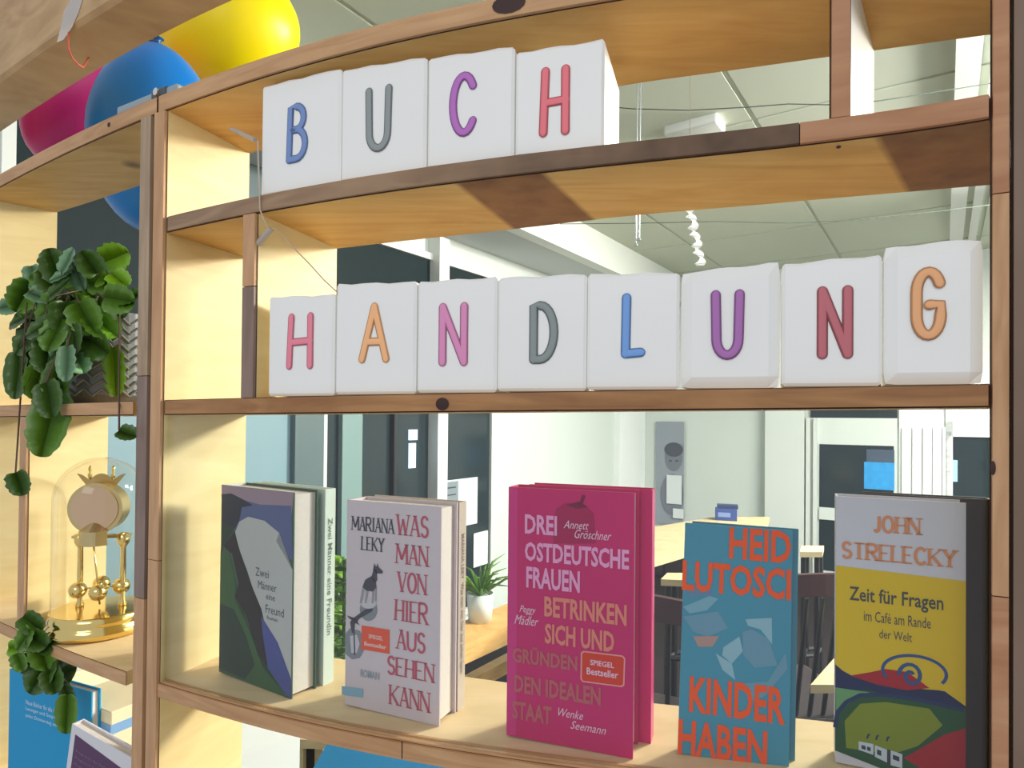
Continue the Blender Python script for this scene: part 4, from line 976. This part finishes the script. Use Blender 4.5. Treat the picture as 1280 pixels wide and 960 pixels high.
# lit bits in the window: a street window seen outside
def wall_sign(name, label, cat, px0, px1, py0, py1, m, off, plane='left'):
    bm = bmesh.new(); pc_ = (px0 + px1) / 2
    if plane == 'left':
        a = onplane(px0, py1, LW + off); b = onplane(px1, py0, LW + off); z1 = onplane(pc_, py0, LW + off).z - E; z0 = onplane(pc_, py1, LW + off).z - E
        rb(bm, dl(a)[0], dl(b)[0], LW + off - .004, LW + off, z0, z1)
    else:
        a = ond(px0, py1, DF - off); b = ond(px1, py0, DF - off); z1 = ond(pc_, py0, DF - off).z - E; z0 = ond(pc_, py1, DF - off).z - E
        rb(bm, DF - off, DF - off + .004, dl(a)[1], dl(b)[1], z0, z1)
    return tag(obj(name, bm, m), label, cat)
LIT = mat('lit_window', (200, 222, 255), .5, emis=.9)
wall_sign('lit_window', 'small lit window of a building outside, upper of two bright panes in the dark left window', 'window', 511, 522, 537, 550, LIT, .018)
wall_sign('lit_window', 'taller lit window of a building outside, lower of two bright panes in the dark left window', 'window', 511, 520, 554, 585, LIT, .018)
n1 = wall_sign('paper_notice', 'white paper notice with a grey printed corner, upper sheet taped to the dark window', 'notice', 550, 597, 599, 659, mat('paper_white', (226, 230, 230), .7), .02)
bm = bmesh.new(); a = onplane(551, 640, LW + .022); b = onplane(573, 601, LW + .022); rb(bm, dl(a)[0], dl(b)[0], LW + .0202, LW + .022, a.z - E, b.z - E); obj('printed_block', bm, mat('print_grey', (132, 142, 150), .7), n1)
bm = bmesh.new()
for yy in (608, 617):
    a = onplane(556, yy + 3.5, LW + .023); b = onplane(570, yy, LW + .023); rb(bm, dl(a)[0], dl(b)[0], LW + .0221, LW + .023, a.z - E, b.z - E)
obj('printed_line', bm, mat('print_dark', (50, 54, 60), .7), n1)
wall_sign('paper_notice', 'blank white paper sheet, lower sheet taped to the dark window', 'notice', 592, 610, 665, 707, mat('paper_white', (226, 230, 230), .7), .02)
# white posts
st(rbox_obj('trim_9', on_left(533.5), on_left(546), LW, LW + .08, -1.3, .96, WHITE))
st(rbox_obj('trim_10', on_left(768), DF, LW, LW + .05, -1.3, .99, mat('bright_white', (246, 248, 246), .5)))
# back wall
pos = on_back
poster = wall_sign('portrait_poster', 'large grey portrait poster on the back wall, right of the bright white column', 'poster', 819, 855, 527, 656, mat('poster_grey', (150, 156, 166), .6), .02, 'back')
def bk(bm, px, py, rx, ry, off, n=20, mi=0):
    c = ond(px, py, DF - off); k = c.y / 800
    vs = [bm.verts.new(c + Lv * (rx * k * math.cos(2 * math.pi * i / n)) + Zv * (ry * k * math.sin(2 * math.pi * i / n))) for i in range(n)]; bm.faces.new(vs).material_index = mi
bm = bmesh.new(); bk(bm, 842, 572, 11, 17, .026); bk(bm, 840, 618, 15, 26, .025); obj('printed_figure', bm, mat('poster_mid', (118, 122, 134), .6), poster)
bm = bmesh.new(); bk(bm, 842, 562, 12, 9, .027); bk(bm, 838, 576, 2, 1.2, .028); bk(bm, 846, 576, 2, 1.2, .028); obj('printed_hair', bm, mat('poster_dark', (74, 78, 90), .6), poster)
for nm, lb, q in (('paper_notice', 'white sheet hung over the grey portrait poster', (833, 852, 594, 630)), ('paper_notice', 'small white sheet at the lower edge of the grey portrait poster', (841, 854, 636, 648))):
    wall_sign(nm, lb, 'notice', q[0], q[1], q[2], q[3], mat('paper_white', (226, 230, 230), .7), .035, 'back')
st(rbox_obj('trim_11', DF - .10, DF, pos(960), pos(1008), -1.3, CZ, WHITE))
# door with glass
door = st(rbox_obj('door_1', DF - .05, DF, pos(1012), pos(1122), -1.3, .02, WHITE))
rbox_obj('door_pane', DF - .058, DF - .05, pos(1026), pos(1118), -1.15, ond(1070, 556, DF).z - E, DARKG, door)
rbox_obj('door_rail', DF - .07, DF - .05, pos(1026), pos(1118), ond(1070, 648, DF).z - E - .02, ond(1070, 636, DF).z - E - .0, WHITE, door)
for a_, b_ in ((1010, 1015), (1019, 1024)): rbox_obj('door_frame', DF - .09, DF - .05, pos(a_), pos(b_), -1.3, .02, WHITE, door)
tr = st(rbox_obj('window_3', DF - .03, DF, pos(1014), pos(1122), ond(1070, 536, DF).z - E, CZ * .5, DARKG))
wall_sign('reflected_curtain', 'bright blue curtain hanging behind the glass of the back door', 'curtain', 1080, 1118, 578, 612, mat('curtain_blue', (40, 140, 200), .6, var=.3, scale=25, emis=.25), .064, 'back')  # emission puts a faint glow into the blue
wall_sign('reflected_curtain', 'dark slate curtain pelmet above the blue curtain behind the back door', 'curtain', 1083, 1118, 562, 578, mat('curtain_slate', (70, 84, 104), .6, var=.3, scale=25), .064, 'back')
# slatted white panel (vertical slats) and right window
bl = st(rbox_obj('wall_back_panel', DF - .02, DF, pos(1124), pos(1190), -1.3, CZ, mat('bright_white', (246, 248, 246), .5)))
bl.name = 'trim_12'
for px in (1128, 1141, 1154, 1166, 1178):
    rbox_obj('slat', DF - .05, DF - .02, pos(px), pos(px + 11), -1.3, ond(px, 534, DF).z - E, mat('bright_white', (246, 248, 246), .5), bl)
wr = st(rbox_obj('window_4', DF - .03, DF, pos(1192), pos(1262), -.9, ond(1210, 546, DF).z - E, DARKG))
bm = bmesh.new(); rb(bm, DF - .05, DF, pos(1182), pos(1191), -.95, 0.1); rb(bm, DF - .05, DF, pos(1182), pos(1280), ond(1210, 546, DF).z - E, ond(1210, 527, DF).z - E); obj('window_frame', bm, mat('bright_white', (246, 248, 246), .5), wr)
wall_sign('lit_window', 'pale lit shape outside the right-hand dark window', 'window', 1187, 1197, 575, 602, mat('pale_glow', (150, 180, 215), .5, emis=.5), .036, 'back')

# long table with the blue box
def post(bm, d, l, z0, z1, r=.012, mi=0): rb(bm, d - r, d + r, l - r, l + r, z0, z1, mi)
TW = wood('table_top_wood', (196, 178, 140), (178, 158, 120), 8, 8, 40)
def table(label, corners, ztop, th, legs, cat='table', name='table', group=None, legm=BLACK, rail=None, tm=TW):
    """corners: plan points (Vector) of the top, ztop rel. to the eye"""
    c = sum((Vector((p.x, p.y, 0)) for p in corners), Vector()) / len(corners)
    t = thing(name, label, cat, (c.x, c.y, 0), 0, group)
    bm = bmesh.new(); lo = [Vector((p.x, p.y, E + ztop - th)) for p in corners]; hexa(bm, lo, [p + Zv * th for p in lo]); obj('table_top', bm, tm, t)
    for i in legs:
        p = corners[i] + (Vector((c.x, c.y, corners[i].z)) - corners[i]).normalized() * .03; p = Vector((p.x, p.y, 0))
        bm = bmesh.new(); tube(bm, [p, p + Zv * (E + ztop - th)], .011, 8); obj('leg', bm, legm, t)
    if rail:
        bm = bmesh.new()
        for i, j in zip(legs, legs[1:] + legs[:1]):
            a = corners[i].copy(); b = corners[j].copy(); a.z = b.z = rail; a = a + (Vector((c.x, c.y, rail)) - a).normalized() * .03; b = b + (Vector((c.x, c.y, rail)) - b).normalized() * .03
            tube(bm, [a, b], .008, 6)
        obj('foot_rail', bm, legm, t)
    return t
zt = -.56
tq = [onz(760, 716, zt), onz(956, 660, zt), onz(962, 646, zt), onz(893, 646, zt), onz(760, 668, zt)]
for p in tq: p.z = 0
t = table('long light wood table in the room with a blue carton on it', tq, zt, .03, [0, 1, 3, 4])
c = onz(908, 650, zt); bx = thing('blue_carton', 'small dark blue carton standing on the long light wood table', 'box', Vector((c.x, c.y, E + zt + .0005)), -.3)
bm = bmesh.new(); box(bm, (-.06, -.035, 0), (.055, .035, .065)); bevel(bm, .002, 1); obj('carton', bm, mat('carton_blue', (52, 72, 132), .5), bx, local=True)
bm = bmesh.new(); box(bm, (-.05, -.03, .0655), (.06, .038, .085)); obj('lid', bm, mat('carton_navy', (36, 54, 96), .5), bx, local=True)
bm = bmesh.new(); box(bm, (-.045, -.0358, .02), (.02, -.0352, .045)); obj('printed_block', bm, mat('carton_pale', (116, 136, 186), .5), bx, local=True)
zs_ = -.50
sq = [onz(826, 724, zs_), onz(870, 726, zs_), onz(872, 716, zs_), onz(834, 716, zs_)]
for p in sq: p.z = 0
table('small high table with thin black legs in front of the long table', sq, zs_, .02, [0, 1, 2, 3], rail=.55)
s2 = [onz(1000, 690, -.5), onz(1028, 690, -.5), onz(1030, 682, -.5), onz(1002, 682, -.5)]
for p in s2: p.z = 0
table('small light wood side table with black frame beside the glazed back door', s2, -.5, .02, [0, 1, 2, 3], rail=.4)
zb2 = -.62
s3 = [onz(1013, 856, zb2), onz(1120, 856, zb2), onz(1150, 790, zb2), onz(1052, 812, zb2)]
for p in s3: p.z = 0
table('pale table corner between the teal and the yellow book', s3, zb2, .02, [1, 2])
# spindle-back chairs
def chair(label, c, rz, group='black spindle chairs'):
    t = thing('spindle_chair', label, 'chair', c, rz, group)
    bm = bmesh.new(); box(bm, (-.2, -.2, .43), (.2, .2, .46)); bevel(bm, .01); obj('seat', bm, mat('chair_dark', (44, 36, 38), .35), t, local=True)
    bm = bmesh.new(); n = 10; top = [Vector((-.21 + .42 * i / n, .19 + .04 * math.sin(math.pi * i / n), .80 + .02 * math.sin(math.pi * i / n))) for i in range(n + 1)]
    for a, b in zip(top, top[1:]): hexa(bm, [a, b, b + Vector((0, .018, 0)), a + Vector((0, .018, 0))], [p + Zv * .06 for p in (a, b, b + Vector((0, .018, 0)), a + Vector((0, .018, 0)))])
    obj('top_rail', bm, mat('chair_maroon', (66, 34, 36), .3), t, local=True)
    for i in range(9):
        x = -.18 + .36 * i / 8; bm = bmesh.new(); tube(bm, [(x * .9, .17, .455), (x, .20 + .035 * math.cos(x * 7), .81)], .0065, 6); obj('spindle', bm, BLACK, t, local=True)
    for sx in (-1, 1):
        for sy in (-1, 1): bm = bmesh.new(); tube(bm, [(sx * .16, sy * .16, .44), (sx * .2, sy * .2, 0)], [.016, .011], 8); obj('leg', bm, BLACK, t, local=True)
    return t
c = at(1022, 800, 1.75); chair('black spindle-back chair with maroon top rail, between the teal and yellow books', Vector((c.x, c.y + .25, 0)), math.pi * 1.03)
c = at(850, 800, 1.55); chair('black spindle-back chair seen between the pink and teal books', Vector((c.x - .05, c.y + .25, 0)), math.pi * .85)
# benches by the window
def bench(label, px0, px1):
    zt = -.80
    q = [onz(520, 832, zt), onz(660, 772, zt), onz(650, 748, zt), onz(520, 800, zt)]
    for p in q: p.z = 0
    t = table(label, q, zt, .07, [0, 1, 2, 3], 'bench', 'bench', tm=wood('bench_orange', (226, 182, 116), (206, 150, 80), 8, 8, 40), legm=BLACK)
    bm = bmesh.new(); q2_ = [onz(520, 886, zt - .30), onz(660, 812, zt - .30), onz(655, 805, zt - .30), onz(520, 876, zt - .30)]
    lo = [Vector((p.x, p.y, E + zt - .36)) for p in q2_]; hexa(bm, lo, [p + Zv * .06 for p in lo]); obj('stretcher', bm, wood('bench_orange', (0,)*3, (0,)*3), t)
    return t
bench('light wood bench with orange edge under the dark window, right of the white novel', 0, 0)
# plant pot on bench
c = onz(600, 776, -.80); pp = thing('potted_plant', 'spiky green plant in a white pot on the bench, right of the white novel', 'plant', Vector((c.x, c.y, E - .80 + .0005)))
bm = bmesh.new(); lathe(bm, [(.045, 0), (.055, .11), (.05, .11), (.048, .1)], seg=24); obj('pot', bm, WHITE, pp, local=True, smooth=True)
for i in range(26):
    a = i * 2.4; l_ = random.uniform(.14, .26); e = random.uniform(.3, 1.1); bm = bmesh.new()
    tube(bm, [(0, 0, .10), (l_ * .5 * math.cos(a) * math.cos(e), l_ * .5 * math.sin(a) * math.cos(e), .10 + l_ * .6 * math.sin(e)), (l_ * math.cos(a) * math.cos(e), l_ * math.sin(a) * math.cos(e), .10 + l_ * .7 * math.sin(e))], [.006, .005, .001], 5); obj('leaf', bm, LM[1], pp, local=True)
c = at(429, 850, 1.52); pz = -.72
pl2 = thing('side_table', 'low light wood plant table, glimpsed between the two left novels', 'table', (c.x, c.y, 0))
bm = bmesh.new(); box(bm, (-.09, -.09, E + pz - .02), (.09, .09, E + pz)); obj('table_top', bm, TW, pl2, local=True)
for sx in (-1, 1):
    for sy in (-1, 1): bm = bmesh.new(); box(bm, (sx * .075 - .01, sy * .075 - .01, 0), (sx * .075 + .01, sy * .075 + .01, E + pz - .02)); obj('leg', bm, TW, pl2, local=True)
p2 = thing('potted_plant', 'leafy green plant in a white pot, glimpsed between the two left novels', 'plant', Vector((c.x, c.y, E + pz + .0005)))
bm = bmesh.new(); lathe(bm, [(.045, 0), (.06, .14), (.055, .14), (.05, .13)], seg=24); obj('pot', bm, WHITE, p2, local=True, smooth=True)
for i in range(40):
    a = i * 2.4; z = .14 + (i / 40) * .24; add_leaf(p2, Vector((c.x, c.y, E + pz)) + Vector((.015 * math.cos(a), .015 * math.sin(a), z)), (math.cos(a), math.sin(a), .4), (0, -.4, 1), .06, i % 3)
bm = bmesh.new(); tube(bm, [(0, 0, .12), (0, 0, .38)], .004, 6); obj('stem', bm, mat('stem_green', (58, 80, 40), .6), p2, local=True)

# hanging ornaments from the ceiling
t = thing('hanging_ornament', 'white twisted paper spiral hanging from the ceiling above the box with the letter U', 'ornament', at(868, 268, 1.6))
bm = bmesh.new(); n = 26; prev = None; p0 = at(862, 262, 1.6); p1 = at(876, 332, 1.6)
for i in range(n + 1):
    p = p0.lerp(p1, i / n); a = i * .75; d = Vector((math.cos(a), math.sin(a), .2)) * .014
    r_ = (bm.verts.new(p + d), bm.verts.new(p - d))
    if prev: bm.faces.new((prev[0], prev[1], r_[1], r_[0]))
    prev = r_
bmesh.ops.solidify(bm, geom=list(bm.faces), thickness=.0006); obj('paper_spiral', bm, mat('bright_white', (246, 248, 246), .5), t)
bm = bmesh.new(); tube(bm, [p0, Vector((p0.x, p0.y, E + CZ))], .0008, 5); obj('thread', bm, WIRE, t)
t = thing('hanging_ornament', 'pair of thin glass rods hanging left of the white paper spiral', 'ornament', at(797, 275, 1.7))
for x, y1 in ((796, 306), (800, 299)):
    bm = bmesh.new(); a = at(x, 262, 1.7); b = at(x - 1, y1, 1.7); tube(bm, [Vector((a.x, a.y, E + CZ)), b], .0016, 6); sphere(bm, b, .005, u=10, v=6); obj('rod', bm, mat('pale_metal', (196, 204, 206), .2, .5), t)
# device on the ceiling
c = at(868, 160, 2.45); c.z = 0
p = at(868, 158, 2.6); t = thing('ceiling_speaker', 'white moulded device fixed under the ceiling, seen above the upper shelf board', 'ceiling device', Vector((p.x, p.y, E + CZ)), -.6)
zc = p.z - (E + CZ)
bm = bmesh.new(); box(bm, (-.11, -.06, zc - .03), (.11, .06, zc + .012)); bevel(bm, .012, 3); obj('housing', bm, WHITE, t, local=True, smooth=True)
bm = bmesh.new(); sphere(bm, (.02, 0, zc + .01), .04, 1, 1, .6); obj('dome', bm, mat('silver_dome', (170, 176, 182), .15, .8), t, local=True, smooth=True)
bm = bmesh.new(); tube(bm, [(0, 0, zc), (0, 0, 0)], .008, 8); obj('bracket', bm, WHITE, t, local=True)
# two long thin cables under the ceiling
for lbl, pts in (('thin grey cable sagging under the ceiling, seen above the upper letters', [(700, 128), (790, 136), (860, 138), (935, 134), (985, 130), (1034, 131), (1100, 126), (1240, 104)]),
                 ('thin grey cable under the ceiling, seen above the lower letters', [(700, 280), (800, 279), (900, 277), (985, 279), (1060, 276), (1150, 267), (1240, 256)])):
    bm = bmesh.new(); P_ = [at(px, py, 1.9 if py < 200 else 2.6) for px, py in pts]; r0 = P_[0].copy(); 
    tube(bm, P_, .0016, 5); tag(obj('ceiling_cable', bm, mat('cable_grey', (84, 92, 84), .9, spec=.1)), lbl, 'cable', None)
# low shelf seen under the display: white ledge and blue box
t = thing('storage_box', 'blue storage box standing under the shelf, only its top showing at the bottom edge', 'box', (0, 0, 0))
c = at(500, 958, .98); bm = bmesh.new(); box(bm, (c.x - .13, c.y - .06, 0), (c.x + .10, c.y + .10, c.z)); obj('carton', bm, mat('box_blue', (24, 104, 148), .5), t)
q = [at(296, 908, 1.25), at(345, 905, 1.25), at(410, 930, 1.2), at(296, 945, 1.2)]
t = thing('white_cabinet', 'low white cabinet behind the lowest shelf, bottom left of centre', 'cabinet', (at(330, 940, 1.3).x, 1.3, 0))
zc = -.62; q = [onz(250, 960, zc), onz(300, 960 - 14, zc), onz(395, 908, zc), onz(300, 900, zc)]
for p in q: p.z = 0
q = [onz(285, 950, zc), onz(375, 912, zc), onz(365, 895, zc), onz(285, 895, zc)]
bm = bmesh.new(); lo = [Vector((p.x, p.y, 0)) for p in q]; hexa(bm, lo, [p + Zv * (E + zc - .03) for p in lo]); obj('carcass', bm, WHITE, t)
bm = bmesh.new(); lo = [Vector((p.x, p.y, E + zc - .03)) for p in q]; hexa(bm, lo, [p + Zv * .03 for p in lo]); obj('top', bm, WHITE, t)
# dark low cabinet along the back wall
l0, l1 = pos(822), pos(958)
t = thing('low_cabinet', 'dark brown low cabinet along the back wall, behind the tables', 'cabinet', room(DF - .2, (l0 + l1) / 2, -1.3))
DB = mat('cabinet_dark', (46, 36, 36), .5, var=.15, scale=10)
rbox_obj('carcass', DF - .42, DF - .01, l0, l1, -1.295, -1.02, DB, t)
rbox_obj('top', DF - .44, DF - .01, l0 - .01, l1 + .01, -1.0199, -.99, mat('cabinet_top', (66, 52, 50), .4), t)
for i in range(4):
    w_ = (l1 - l0) / 4; d_ = rbox_obj('door', DF - .435, DF - .4201, l0 + w_ * i + .008, l0 + w_ * (i + 1) - .008, -1.27, -1.03, DB, t)
    rbox_obj('handle', DF - .45, DF - .4351, l0 + w_ * (i + .8), l0 + w_ * (i + .86), -1.12, -1.08, mat('pale_metal', (196, 204, 206), .2, .5), d_)
